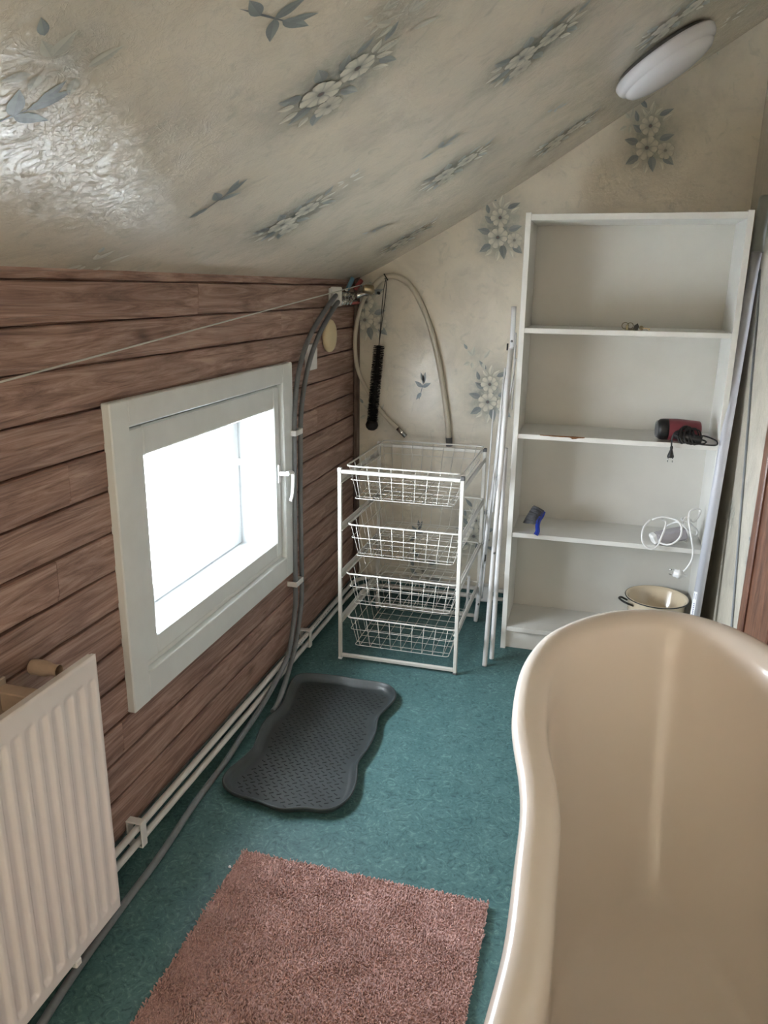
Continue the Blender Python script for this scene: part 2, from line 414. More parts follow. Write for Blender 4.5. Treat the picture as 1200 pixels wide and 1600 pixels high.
def tint(o, ab, halos, rndseed=1):
    """ab: (n,2) paper coordinates per vertex"""
    t = np.zeros(len(ab))
    for (a, b, rx, ry, s) in halos:
        d = ((ab[:, 0] - a) / rx) ** 2 + ((ab[:, 1] - b) / ry) ** 2
        t = np.maximum(t, s * np.exp(-d * 0.9))
    at = o.data.attributes.new('tint', 'FLOAT', 'POINT'); at.data.foreach_set('value', t.astype(np.float32))
def grid(name, us, vs, fn, m, parent=None):
    nu, nv = len(us), len(vs)
    V = [tuple(fn(u, v)) for u in us for v in vs]
    Fc = [(i * nv + j, i * nv + j + 1, (i + 1) * nv + j + 1, (i + 1) * nv + j) for i in range(nu - 1) for j in range(nv - 1)]
    return rawmesh(name, V, Fc, m, parent)

# ceiling (sloping, papered): paper frame a = -y, b = up the slope
CE = []
def onceil(px, py):
    r = R @ np.array([px - 600.0, py - 800.0, F]); lo, hi = 0.1, 9.0
    f = lambda t: (CAM[2] + t * r[2]) - cz(CAM[0] + t * r[0])
    ts = np.linspace(0.1, 8.0, 4000) / F
    for t0, t1 in zip(ts, ts[1:]):
        if f(t0) < 0 <= f(t1):
            p = CAM + t1 * r; return float(p[1]), c_u(float(p[0]))
    return None
for kind, px, py, sc, rot, fade in (('c', 502, 146, 1.0, 0, 0), ('c', 815, 90, 1.0, 0, .1), ('c', 442, 350, 1.0, 0, .1), ('c', 695, 272, 1.0, 0, .5), ('c', 625, 378, 1.0, 0, .6),
                                    ('c', 868, 220, 1.0, 0, .8), ('c', 1040, 40, 1.0, 0, .8), ('b', 80, 88, 1.15, .3, .6), ('s', 20, 180, 1.2, .3, 0), ('s', 428, 28, 1.15, -.5, 0), ('s', 342, 312, 1.15, .9, 0),
                                    ('s', 688, 230, .95, .9, 0), ('s', 868, 170, .7, 0, 0), ('b', 640, 18, 1.2, 0, .4), ('b', 548, 277, .7, 0, .6), ('s', 583, 360, .8, 0, 0), ('b', 150, 405, 1.1, 0, .2),
                                    ('b', 600, 15, .7, 0, 0), ('b', 1150, 22, .8, 0, .7), ('c', 250, -160, 1.0, 0, 0)):
    q = onceil(px, py)
    if q: CE.append((kind, q[0], q[1], sc, rot, fade))
us = np.arange(0, _us[-1], 0.016); ys = np.arange(YF, YB + 0.02, 0.016)
ceil = grid('ceiling', us, ys, lambda u, y: c_pt(u, y), MWPC); struct(ceil)
bmc = None
hal = place(CE, lambda a, b, off: c_pt(b, a, off), 'flower_print', ceil)
tint(ceil, np.array([(y, u) for u in us for y in ys]), hal)

# back wall
BW = []
for kind, px, py, sc, rot, fade in (('c', 780, 371, 1.0, 0, 0), ('c', 764, 628, 1.0, 0, 0), ('c', 1013, 231, 1.0, 0, .1), ('c', 572, 500, 1.0, 0, .25), ('b', 738, 556, 1.0, 0, .2), ('b', 985, 185, 1.0, 0, .2),
                                    ('s', 660, 605, .95, .6, 0), ('s', 652, 832, .9, .4, 0), ('c', 742, 838, 1.0, 0, .2), ('c', 660, 915, 1.0, 0, .9), ('b', 1100, 60, 1.0, 0, .6), ('b', 858, 130, .8, 0, .6), ('b', 575, 640, 1, 0, .6)):
    p = on(px, py, 1, YB); BW.append((kind, p.x, p.z, sc, rot, fade))
xs = np.arange(-1.20, 0.56, 0.015); vs = np.linspace(0, 1, 170)
wb = grid('wall_back', xs, vs, lambda x, v: (x, YB, -0.02 + v * (cz(min(x, .74)) + 0.02)), MWP); struct(wb)
hal = place(BW, lambda a, b, off: Vector((a, YB - off, b)), 'flower_print', wb)
tint(wb, np.array([(x, v * cz(min(x, .74))) for x in xs for v in vs]), hal)
# right wall
RW = []
for kind, px, py, sc, rot, fade in (('c', 1176, 868, 1.0, 0, .6), ('b', 1142, 800, 1.0, 0, .6), ('s', 1190, 780, .8, 0, 0)):
    p = on(px, py, 0, XR); RW.append((kind, -p.y, p.z, sc, rot, fade))
ys2 = np.arange(YF, YB + 0.02, 0.02); vs2 = np.linspace(-.02, 2.65, 130)
wr = grid('wall_right', ys2, vs2, lambda y, v: (XR, y, v), MWP); struct(wr)
hal = place(RW, lambda a, b, off: Vector((XR - off, -a, b)), 'flower_print', wr)
tint(wr, np.array([(-y, v) for y in ys2 for v in vs2]), hal)
b = MB(); b.box((-1.3, YF - .05, -.02), (0.7, YF, 2.7)); struct(b.build('wall_front', MWP))
b = MB(); b.box((-1.45, YF - .1, -0.06), (0.8, YB + .1, 0.0)); struct(b.build('floor', MLINO))
b = MB(); b.box((-40, -40, -3.3), (-1.6, 40, -3.2)); struct(b.build('floor_outside', MSNOW))

# left wall: stepped planks with a real window opening
WY0, WY1, WZ0, WZ1 = 1.70, 2.72, 0.50, 1.18
joints = [0.060, 0.185, 0.292, 0.395, 0.502, 0.603, 0.707, 0.812, 0.915, 1.022, 1.127, 1.232, 1.337, 1.434, 1.527, 1.60]
V, Fc, PK = [], [], []
rg = random.Random(3)
def plank(y0, y1, z0, z1, pid):
    g = 0.016 + rg.uniform(-.002, .004); j = rg.uniform(-.0015, .0015)
    prof = [(-0.020, z0), (-0.015, z0 + 0.001), (-0.012, z0 + .0035), (-0.0050, z0 + .0055), (-0.0045, z0 + g), (-0.0008, z0 + g + .0015), (0.0, z0 + g + .004), (0.0 + j, z1 - 0.003), (-0.003, z1), (-0.020, z1)]
    i0 = len(V); n = max(2, int((y1 - y0) / 0.06)); ph = rg.uniform(0, 9)
    for k in range(n + 1):
        y = y0 + (y1 - y0) * k / n; wv = 0.0016 * math.sin(y * 9 + ph) + 0.0009 * math.sin(y * 31 + ph * 2)
        for (dx, z) in prof:
            zz = z + (wv if z0 + .003 < z < z1 - .006 else 0)
            V.append((XL + dx, y, zz)); PK.append(pid)
    m_ = len(prof)
    for k in range(n):
        for q in range(m_ - 1):
            a = i0 + k * m_ + q; Fc.append((a, a + m_, a + m_ + 1, a + 1))
    Fc.append(tuple(i0 + q for q in range(m_))); Fc.append(tuple(i0 + n * m_ + q for q in range(m_ - 1, -1, -1)))
for i in range(len(joints) - 1):
    z0, z1 = joints[i], joints[i + 1]
    cuts = sorted([YF, YB] + [rg.uniform(YF + .3, YB - .2) for _ in range(4)])
    cuts = [c for k, c in enumerate(cuts) if k == 0 or c - cuts[k - 1] > .25 or c == YB]
    for a, b_ in zip(cuts, cuts[1:]):
        pid = rg.random() * 3
        segs = [(a, b_)]
        if z1 > WZ0 and z0 < WZ1:
            segs = []
            if a < WY0: segs.append((a, min(b_, WY0)))
            if b_ > WY1: segs.append((max(a, WY1), b_))
        for (p, q) in segs:
            if q - p > 0.02: plank(p + .0006, q - .0006, z0, z1, pid)
wl = rawmesh('wall_left', V, Fc, MWOOD, None, False); struct(wl)
at = wl.data.attributes.new('plank', 'FLOAT', 'POINT'); at.data.foreach_set('value', np.array(PK, np.float32))
b = MB()      # wall core behind the planks, around the opening
for (y0, y1, z0, z1) in ((YF, WY0, -.02, 1.62), (WY1, YB + .05, -.02, 1.62), (WY0, WY1, -.02, WZ0), (WY0, WY1, WZ1, 1.62)):
    b.box((XL - .20, y0, z0), (XL - .019, y1, z1))
core = b.build('wall_core', MWHITE, wl)
b = MB(); b.box((XL, YF, 0), (XL + .004, YB, .064), .002); struct(b.build('baseboard_left', MLINO))
b = MB(); b.box((XL, YB - .008, 0), (XR, YB, .075), .002); struct(b.build('baseboard_back', MLINO))
b = MB(); b.box((XL, YB - .028, .088), (XL + .027, YB - .002, cz(XL + .02) + .01), .006); struct(b.build('trim_1', MTRIM))

# ------------------------------------------------------------------ window
win = structE('window_1', (XL, 2.2, 0.8))
def frame_rect(x0, x1, y0, y1, z0, z1, wl_, wr_, wb_, wt_, name, m, bev=.003, lapped=True):
    b = MB()
    b.box((x0, y0, z0), (x1, y0 + wl_, z1), bev); b.box((x0, y1 - wr_, z0 if not lapped else z0), (x1, y1, z1), bev)
    b.box((x0, y0 + wl_ + .0006, z0), (x1 - .0008, y1 - wr_ - .0006, z0 + wb_), bev); b.box((x0, y0 + wl_ + .0006, z1 - wt_), (x1 - .0008, y1 - wr_ - .0006, z1), bev)
    return b.build(name, m, win)
frame_rect(XL - .004, XL + .022, 1.622, 2.79, .405, 1.245, .078, .092, .085, .07, 'casing', MWHITE)
# frame rebate and sash
frame_rect(XL - .03, XL + .0005, 1.69, 2.705, .488, 1.182, .03, .012, .018, .014, 'window_frame', MWHITE, .002)
sash = frame_rect(XL - .045, XL + .006, 1.702, 2.688, .507, 1.166, .079, .046, .062, .083, 'sash', MWHITE, .005)
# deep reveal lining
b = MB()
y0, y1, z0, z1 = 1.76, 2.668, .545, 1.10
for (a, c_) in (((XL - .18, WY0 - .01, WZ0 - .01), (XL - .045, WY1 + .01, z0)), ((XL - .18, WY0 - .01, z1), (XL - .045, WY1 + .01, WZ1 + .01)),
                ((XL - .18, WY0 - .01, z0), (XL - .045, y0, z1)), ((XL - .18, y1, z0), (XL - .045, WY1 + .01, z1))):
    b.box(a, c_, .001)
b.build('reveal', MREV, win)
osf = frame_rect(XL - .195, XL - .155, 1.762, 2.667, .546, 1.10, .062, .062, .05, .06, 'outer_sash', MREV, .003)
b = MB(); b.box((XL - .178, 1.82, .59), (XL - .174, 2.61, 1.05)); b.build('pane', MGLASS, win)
b = MB(); b.box((XL - .022, 1.775, .562), (XL - .018, 2.65, 1.09)); b.build('pane', MGLASS, win)
h = MB(); hy = 2.665
h.box((XL + .009, hy - .012, .80), (XL + .014, hy + .012, .875), .003)
h.tube([(XL + .012, hy, .838), (XL + .045, hy, .838)], .0085, 12)
h.tube(catmull([(XL + .045, hy - .004, .840), (XL + .048, hy + .03, .838), (XL + .048, hy + .047, .825), (XL + .047, hy + .048, .79), (XL + .046, hy + .040, .745), (XL + .044, hy + .028, .725)], 6), lambda t: .0088 - .003 * t, 12)
h.build('handle', MPVC, sash)
h = MB(); h.box((XL - .16, 2.655, .86), (XL - .148, 2.667, .885), .002); h.build('latch', MPVC, win)

# ------------------------------------------------------------------ right wall: brown door and cable
door = structE('door_1', (XR, 2.5, 0))
b = MB(); ya = 2.61
b.box((XR - .02, ya - .075, 0), (XR, ya, 2.05), .004); b.box((XR - .02, 1.70, 0), (XR, 1.775, 2.05), .004); b.box((XR - .02, 1.776, 1.975), (XR, ya - .076, 2.05), .004)
b.build('door_frame', MDOOR, door)
b = MB(); b.box((XR - .012, 1.777, .01), (XR - .002, ya - .078, 1.972), .002)
for (p, q, r_, s_) in ((1.86, 2.13, .25, .95), (2.20, 2.45, .25, .95), (1.86, 2.13, 1.1, 1.85), (2.20, 2.45, 1.1, 1.85)): b.box((XR - .02, p, r_), (XR - .01, q, s_), .006)
b.build('door_leaf', MDOOR, door)
b = MB(); b.lathe([(0, 0), (.02, 0), (.02, .006), (.009, .008), (.009, .03), (.024, .036), (.024, .052), (0, .056)], (XR - .012, 1.81, 1.0), (-1, 0, 0), 20); b.build('door_handle', MCHROME, door)
b = MB(); b.tube(catmull([(XR - .004, 3.22, 1.60), (XR - .004, 3.14, 1.44), (XR - .004, 3.07, 1.22), (XR - .004, 2.985, .985), (XR - .004, 2.885, .69), (XR - .004, 2.783, .40), (XR - .004, 2.66, .02)], 6), .0045, 8)
tag(b.build('wall_cable', MGHOSE), 'thin grey cable slanting down the pale papered wall behind the bath', 'cable')

# ------------------------------------------------------------------ bathtub
TX = 0.212
def zrim(y):
    s = min(1, max(0, (y - 0.92) / 0.98)); s = s * s * (3 - 2 * s)
    e = min(1, max(0, (0.75 - y) / 0.5))
    return .62 + .145 * s + 0.05 * e * e
def trace(px, py):
    z = .7
    for _ in range(60):
        p = on(px, py, 2, z); z = .5 * z + .5 * zrim(p.y)
    return p
left = [trace(*p) for p in ((1046, 948), (990, 946), (940, 951), (900, 962), (850, 985), (815, 1030), (803, 1080), (800, 1130), (812, 1200), (814, 1260), (806, 1320), (790, 1450), (770, 1530), (750, 1600))]
lp = [(TX - max(0.0, TX - p.x), p.y) for p in left]; lp[0] = (TX, lp[0][1])
tail = [(TX - .30, .62), (TX - .288, .48), (TX - .24, .35), (TX - .15, .275), (TX, .25)]
half = lp + tail
full = half + [(TX + (TX - x) * .92, y) for (x, y) in half[-2:0:-1]]
rimc = catmull([(x, y, 0) for x, y in full], 6, closed=True)
# resample uniformly
def resample(P, n):
    P = P + [P[0]]; L = [0]
    for a, b_ in zip(P, P[1:]): L.append(L[-1] + (b_ - a).length)
    out = []; j = 0
    for k in range(n):
        s_ = L[-1] * k / n
        while L[j + 1] < s_: j += 1
        t = (s_ - L[j]) / (L[j + 1] - L[j]); out.append(P[j].lerp(P[j + 1], t))
    return out
NR = 160; rimc = resample(rimc, NR)
for _ in range(3): rimc = [(rimc[i - 1] + rimc[i] * 2 + rimc[(i + 1) % NR]) / 4 for i in range(NR)]
outn = []
for i in range(NR):
    t = rimc[(i + 1) % NR] - rimc[i - 1]; n = Vector((t.y, -t.x, 0)).normalized()
    if n.dot(rimc[i] - Vector((TX, 1.1, 0))) < 0: n = -n
    outn.append(n)
def tubring(inset, dz):   # offset from rim edge, relative height
    return [Vector((*(rimc[i] - outn[i] * inset)[:2], zrim(rimc[i].y) + dz)) for i in range(NR)]
FY0, FY1 = 0.50, 1.60
def floorpt(i, scale, z):
    p = rimc[i]; yc = 1.05; d = Vector((p.x - TX, p.y - (1.1 if True else yc), 0)); a = math.atan2(d.x / .34, d.y / .85)
    return Vector((TX + math.sin(a) * .20 * scale, yc + math.cos(a) * .54 * scale, z))
rings = []
# outside skin, bottom to top
for (k, z) in ((0, 0.0), (.05, .05), (.25, .2), (.6, .42), (.9, None)):
    ring = []
    for i in range(NR):
        top = Vector((*(rimc[i] - outn[i] * .035)[:2], zrim(rimc[i].y) - .045)); bot = floorpt(i, 1.16, 0)
        q = bot.lerp(top, k); q.z = top.z if z is None else z * top.z / .62 if z else 0; ring.append(q)
    rings.append(ring)
r_ = .028
for a in (-120, -80, -40, 0, 20, 40, 60, 80, 92):
    aa = math.radians(a); rings.append(tubring(r_ - r_ * math.cos(aa) + (0), -r_ + r_ * math.sin(aa)))
inner_start = (.046, -.010)
rings.append(tubring(.042, -.0022)); rings.append(tubring(.053, -.0065)); rings.append(tubring(.063, -.015)); rings.append(tubring(.071, -.028))
top_in = rings[-1]
for s_ in (.1, .2, .3, .4, .5, .6, .7, .78, .85, .91, .96, 1.0):
    ring = []
    for i in range(NR):
        t = top_in[i]; f = floorpt(i, 1.0, .15)
        hz = s_ ** 1.0 * .62 + .38 * s_ ** 5; vt = 1 - (1 - s_) ** 1.15
        # sloped wall that rounds into the floor
        ang = s_ * math.pi / 2; hz = 0.55 * s_ + 0.45 * (1 - math.cos(ang)); vt = 0.55 * s_ + 0.45 * math.sin(ang)
        ring.append(Vector((t.x + (f.x - t.x) * hz, t.y + (f.y - t.y) * hz, t.z + (f.z - t.z) * vt)))
    rings.append(ring)
rings[-1] = [floorpt(i, .985, .152) for i in range(NR)]
for sc_, z in ((.93, .1465), (.8, .144), (.5, .142), (.15, .14)): rings.append([floorpt(i, sc_, z) for i in range(NR)])
V = [tuple(v) for r in rings for v in r]; Fc = []
for k in range(len(rings) - 1):
    for i in range(NR):
        j = (i + 1) % NR; Fc.append((k * NR + i, k * NR + j, (k + 1) * NR + j, (k + 1) * NR + i))
V.append((TX, 1.05, .1395)); ci = len(V) - 1; k = len(rings) - 1
for i in range(NR): Fc.append((k * NR + i, k * NR + (i + 1) % NR, ci))
tub = thing('bathtub', 'large freestanding cream-white slipper bathtub with rolled rim in the foreground', 'bathtub', (TX, 1.1, 0))
basin = rawmesh('basin', V, Fc, MTUB, tub)
b = MB(); b.lathe([(.034, 0), (.034, .004), (.026, .0045), (.024, .002), (0, .002)], (TX, .72, .1425), (0, 0, 1), 28); b.build('drain', MCHROME, tub)

# ------------------------------------------------------------------ bookcase
BX0, BX1, BY0, BY1, BH = -.323, .474, 3.154, 3.435, 1.80
bc = thing('bookcase', 'tall white open bookcase with five compartments against the papered end wall', 'bookcase', ((BX0 + BX1) / 2, BY0, 0))
T = .021
for x in (BX0, BX1 - T):
    b = MB(); b.box((x, BY0, 0), (x + T, BY1, BH), .0012); b.build('side_panel', MSHELF, bc)
b = MB(); b.box((BX0 + T, BY0 + .004, BH - .028), (BX1 - T, BY1 - .002, BH - .005), .0012); b.build('top_panel', MSHELF, bc)
b = MB(); b.box((BX0 + T, BY1 - .006, .06), (BX1 - T, BY1 - .001, BH - .02)); b.build('back_panel', MSHELFB, bc)
shelf_objs = {}
for z in (1.376, .957, .535, .103):
    b = MB(); b.box((BX0 + T, BY0 + .003, z - .020), (BX1 - T, BY1 - .006, z), .0012); shelf_objs[z] = b.build('shelf', MSHELF, bc)
b = MB(); b.box((BX0 + T, BY0 + .02, 0), (BX1 - T, BY0 + .036, .082)); b.build('plinth', MSHELF, bc)
# chipped veneer on the front edge of the middle shelf
b = MB(); rgc = random.Random(4)
top = []; x = -.215
while x < -.035:
    u = (x + .215) / .18; d = .0025 + .0085 * max(0, math.sin(u * math.pi * 1.0)) * (0.25 + .75 * (u > .68)) * rgc.uniform(.6, 1.2)
    top.append((x, d)); x += .008
poly = [(p[0], BY0 + .0015, .9575) for p in top] + [(p[0], BY0 + .0015, .9575 - p[1]) for p in top[::-1]]
b.prism(poly, (0, .003, 0))
poly = [(p[0], BY0 + .002, .9574) for p in top] + [(p[0], BY0 + .002 + p[1] * .6, .9574) for p in top[::-1]]
b.prism(poly, (0, 0, .0006))
b.build('chipped_edge', MCHIP, shelf_objs[.957])['label'] = 'chipped edge showing brown board'

# keys
kt = thing('keys', 'small bunch of keys with a black fob on the upper bookcase shelf', 'keys', (.10, 3.18, 1.376))
ZK = 1.3765
b = MB(); b.tube(catmull([(.075 + .012 * math.cos(a), 3.185, ZK + .016 + .012 * math.sin(a)) for a in np.linspace(0, 5.5, 8)], 4), .0014, 6)
b.tube(catmull([(.094 + .011 * math.cos(a), 3.187 + .004 * math.sin(a), ZK + .016 + .011 * math.sin(a)) for a in np.linspace(0, 6, 8)], 4), .0014, 6); b.build('key_ring', MKEY, kt)
b = MB(); b.box((.078, 3.183, ZK), (.087, 3.187, ZK + .02), .001); b.tube([(.087, 3.18, ZK + .003), (.112, 3.18, ZK + .004)], .0025, 6)
b.build('key', MKEY, kt)
b = MB(); b.lathe([(0, -.0015), (.009, -.0015), (.009, .0015), (0, .0015)], (.135, 3.185, ZK + .009), (.3, -.8, .5), 14); b.obox((.153, 3.183, ZK + .007), (1, 0, -.06), (0, 1, 0), (0, 0, 1), (.028, .002, .004)); b.box((.160, 3.182, ZK + .001), (.166, 3.184, ZK + .006)); b.build('key', MBRASS, kt)
b = MB(); b.prism([(.106, 3.18, ZK), (.122, 3.18, ZK), (.126, 3.18, ZK + .014), (.12, 3.18, ZK + .026), (.108, 3.18, ZK + .017)], (0, .008, 0)); b.build('fob', MBLACK, kt)

# hair dryer
ZD = .957
hd = thing('hair_dryer', 'burgundy and black hair dryer lying on the third bookcase shelf, cord bundled', 'hair dryer', (.31, 3.2, ZD))
o = Vector((.235, 3.205, ZD + .043)); ax = Vector((1, .12, 0)).normalized()
b = MB(); b.lathe([(.0415, .036), (.042, .04), (.0425, .07), (.040, .105), (.037, .14), (.0355, .155), (.033, .158), (.028, .157), (.026, .13), (0, .13)], o, ax, 36); b.build('barrel', MBURG, hd)
b = MB(); b.lathe([(0, -.006), (.02, -.0055), (.033, -.001), (.0395, .008), (.0415, .02), (.0418, .0365), (.040, .0365)], o, ax, 36)
b.build('intake_cap', MBLACK, hd)
b = MB()
for k in range(5): b.lathe([(.006 + .006 * k, -.0068 + .0006 * k), (.008 + .006 * k, -.0078 + .0006 * k), (.0095 + .006 * k, -.0062 + .0006 * k)], o, ax, 24)
b.build('intake_grille', MGCAP, hd)
b = MB(); b.tube(catmull([o + ax * .06 + Vector((0, -.015, -.01)), (.325, 3.165, ZD + .027), (.36, 3.155, ZD + .022), (.395, 3.148, ZD + .018)], 6), lambda t: .021 - .005 * t, 16); b.build('dryer_handle', MBLACK, hd)
b = MB(); rg = random.Random(11)
pts = []
for k in range(9):
    ph = k / 9
    cx, cy, cz_ = .325 + .05 * ph * rg.uniform(.5, 1.2), 3.158, ZD + .036 - .01 * ph
    for a in np.linspace(0, 2 * math.pi, 9)[:-1]:
        rr = .030 + rg.uniform(-.004, .006)
        pts.append((cx + .018 * math.sin(a) + rg.uniform(-.002, .002), cy + .022 * math.sin(a + 1.1) * .9 - .006, max(ZD + .004, cz_ + rr * math.cos(a) * .95)))
pts += [(.37, 3.14, ZD + .03), (.40, 3.15, ZD + .035), (.445, 3.15, ZD + .02), (.448, 3.135, ZD + .006), (.42, 3.13, ZD + .004), (.385, 3.135, ZD + .006), (.37, 3.14, ZD + .018), (.39, 3.14, ZD + .022), (.41, 3.138, ZD + .014), (.39, 3.132, ZD + .006), (.34, 3.135, ZD + .01), (.30, 3.14, ZD + .035), (.289, 3.143, ZD + .03), (.287, 3.143, ZD + .004), (.288, 3.143, ZD - .012)]
b.tube(catmull(pts, 5), .0030, 8); b.build('cord', MBLACK, hd)
pz = ZD - .012; pxx = .289; py_ = 3.143
b = MB(); b.lathe([(.004, .002), (.0055, -.002), (.006, -.007), (.0045, -.010), (.006, -.016), (.010, -.028), (.013, -.038), (.0125, -.043), (0, -.043)], (pxx, py_, pz), (0, 0, 1), 20)
plg = b.build('plug', MBLACK, hd)
for sx in (-1, 1):
    b = MB(); b.tube([(pxx + sx * .0085, py_, pz - .043), (pxx + sx * .0085, py_, pz - .062)], .002, 8); b.build('prong', MCHROME, plg)

# extension cord
ZE = .535
ec = thing('extension_cord', 'white extension cord coiled on the fourth bookcase shelf with its plug hanging', 'extension cord', (.34, 3.2, ZE))
b = MB(); b.obox((.33, 3.20, ZE + .035), (1, .25, .25), (-.25, 1, 0), (-.25, 0, 1), (.12, .055, .045), .006); soc = b.build('socket_block', MGCAP, ec)
soc.data.materials[0] = speck('grey_lilac_plastic', (0.42, .40, .43), .4, .04)
soc['label'] = 'greyish socket block'
b = MB(); b.obox((.268, 3.185, ZE + .022), (1, .3, .5), (-.3, 1, 0), (-.5, 0, 1), (.026, .045, .040), .006); b.build('socket_end', MPVC, ec)
E_ = [(1016, 812, 3.16), (1006, 824, 3.14), (1003, 840, 3.12), (1008, 853, 3.12), (1019, 858, 3.12), (1028, 852, 3.13), (1034, 838, 3.14), (1039, 825, 3.15), (1040, 815, 3.17), (1030, 811, 3.16), (1020, 812, 3.15), (1034, 808, 3.15), (1049, 810, 3.15),
      (1060, 815, 3.14), (1065, 825, 3.13), (1063, 838, 3.12), (1055, 847, 3.12), (1045, 851, 3.12), (1036, 850, 3.13), (1030, 846, 3.14), (1036, 836, 3.2), (1040, 824, 3.22), (1050, 818, 3.18), (1060, 816, 3.16), (1072, 825, 3.15), (1080, 835, 3.16),
      (1088, 837, 3.18), (1089, 829, 3.2), (1078, 818, 3.2), (1065, 810, 3.2), (1070, 820, 3.17), (1077, 840, 3.2), (1072, 846, 3.22), (1064, 835, 3.2), (1066, 820, 3.18), (1072, 808, 3.18), (1084, 815, 3.2), (1093, 804, 3.22), (1094, 797, 3.24), (1086, 795, 3.22),
      (1078, 800, 3.18), (1076, 812, 3.15), (1078, 825, 3.135), (1081, 845, 3.125), (1083, 862, 3.12), (1080, 877, 3.12), (1072, 889, 3.12), (1065, 895, 3.12)]
pts = [on(x, y, 1, d) for x, y, d in E_]
b = MB(); b.tube(catmull(pts, 6), .0040, 9); b.build('cable', MPVC, ec)
e = pts[-1]; b = MB(); axp = Vector((-1, .1, .15)).normalized()
b.lathe([(.005, -.022), (.008, -.008), (.013, -.004), (.015, 0), (.0185, .004), (.0185, .012), (.016, .014), (.016, .028), (0, .028)], e + Vector((-.002, 0, -.008)), axp, 24)
pg = b.build('plug', MPVC, ec)
for dz in (-.009, .009):
    b = MB(); b.tube([e + axp * .027 + Vector((-.002, dz * .5, -.008 + dz)), e + axp * .046 + Vector((-.002, dz * .5, -.008 + dz))], .0024, 8); b.build('prong', MCHROME, pg)

# hand brush
hb = thing('hand_brush', 'small blue-handled brush with grey bristles at the left of the fourth shelf', 'brush', (-.21, 3.18, ZE))
sp = catmull([on(850, 799, 1, 3.20), on(847, 806, 1, 3.195), on(842, 813, 1, 3.185), on(840, 821, 1, 3.17), on(840, 830, 1, 3.155), on(837, 836, 1, 3.148)], 6)
b = MB(); b.tube(sp, lambda t: .0095 if t > .35 else .0075 + .006 * t, 12); b.build('brush_handle', MBLUE2, hb)
b = MB(); n = len(sp); rg = random.Random(5)
for k in range(260):
    t = rg.random(); p = sp[int(t * n * .55)]; p = p + Vector((0, rg.uniform(-.016, .016), 0))
    tgt = on(818 + 16 * (1 - t) ** 1.2, 790 + 27 * t, 1, 3.22 + rg.uniform(-.02, .02))
    d = (tgt - p) * rg.uniform(.92, 1.05)
    b.tube([p, p + d * .5 + Vector((rg.uniform(-.002, .002), 0, .002)), p + d], .0009, 4)
b.build('bristles', MGBRIST, hb)

# enamel pot
PX, PY, PZ = .313, 3.283, .103
pot = thing('enamel_pot', 'cream enamel cooking pot with black rim on the lowest bookcase shelf', 'pot', (PX, PY, PZ))
b = MB(); b.lathe([(0, 0), (.095, 0), (.108, .006), (.114, .02), (.117, .155), (.1245, .163), (.128, .166), (.1275, .1685), (.124, .168), (.114, .158), (.111, .02), (.10, .008), (0, .006)], (PX, PY, PZ), (0, 0, 1), 56); b.build('pot_body', MENAM, pot)
b = MB(); b.tube([(PX + .1285 * math.cos(a), PY + .1285 * math.sin(a), PZ + .1655) for a in np.linspace(0, 2 * math.pi, 57)[:-1]], .0026, 8, closed=True); b.build('pot_rim', MBLACK, pot)
for s_, zz in ((-1, .0),):
    ang0 = math.radians(200)
    b = MB(); c0 = Vector((math.cos(ang0), math.sin(ang0), 0)); tn = Vector((-c0.y, c0.x, 0)); base = Vector((PX, PY, PZ + .14))
    b.tube(catmull([base + c0 * .115 + tn * .032, base + c0 * .14 + tn * .036 + Vector((0, 0, .012)), base + c0 * .155 + tn * .018 + Vector((0, 0, .016)), base + c0 * .157 - tn * .018 + Vector((0, 0, .016)), base + c0 * .14 - tn * .036 + Vector((0, 0, .012)), base + c0 * .115 - tn * .032], 6), .0045, 10)
    b.build('pot_handle', MBLACK, pot)

# ------------------------------------------------------------------ long tube right of the bookcase
A = on(1088, 950, 1, 3.083); B_ = on(1197, 306, 1, 3.25)
d = (B_ - A); A0 = A - d * ((A.z - .012) / d.z)
lt = thing('long_tube', 'long pale grey tube leaning against the right side of the bookcase', 'tube', A0)
b = MB(); b.tube([A0, A0 + (B_ - A0) * .9], .0185, 24); b.build('tube', MTUBE, lt)
b = MB(); b.tube([A0 + (B_ - A0) * .895, A0 + (B_ - A0) * .995, B_], lambda t: .0225 if t < .9 else .017, 24); b.build('sleeve', mat('grey_sleeve', (0.26, 0.27, 0.25), 0.5), lt)
dn = (B_ - A0).normalized(); sd = Vector((-.75, -.66, 0)).normalized()
b = MB()
z0, z1 = .20, .385
def tp(z): return A0 + (B_ - A0) * ((z - A0.z) / (B_.z - A0.z))
n_ = 6
for kk in range(n_):
    a0 = math.radians(-45 + 12 * kk); a1 = math.radians(-45 + 12 * (kk + 1)); sd2 = dn.cross(sd).normalized()
    f = lambda a, z: tp(z) + (sd * math.cos(a) + sd2 * math.sin(a)) * .0189
    vs_ = [b.bm.verts.new(f(a0, z0)), b.bm.verts.new(f(a1, z0)), b.bm.verts.new(f(a1, z1)), b.bm.verts.new(f(a0, z1))]; b.bm.faces.new(vs_)
lab = b.build('label_strip', MBLABW, lt)
b = MB(); zz = .215; rg = random.Random(2)
def bar(za, zb, a0, a1):
    f = lambda a, z: tp(z) + (sd * math.cos(math.radians(a)) + sd2 * math.sin(math.radians(a))) * .0192
    vs_ = [b.bm.verts.new(f(a0, za)), b.bm.verts.new(f(a1, za)), b.bm.verts.new(f(a1, zb)), b.bm.verts.new(f(a0, zb))]; b.bm.faces.new(vs_)
bar(.355, .378, -12, 18)
while zz < .34:
    bar(zz, zz + .0035, -2, 12); zz += .0075
b.build('label_print', MBLAB, lab)

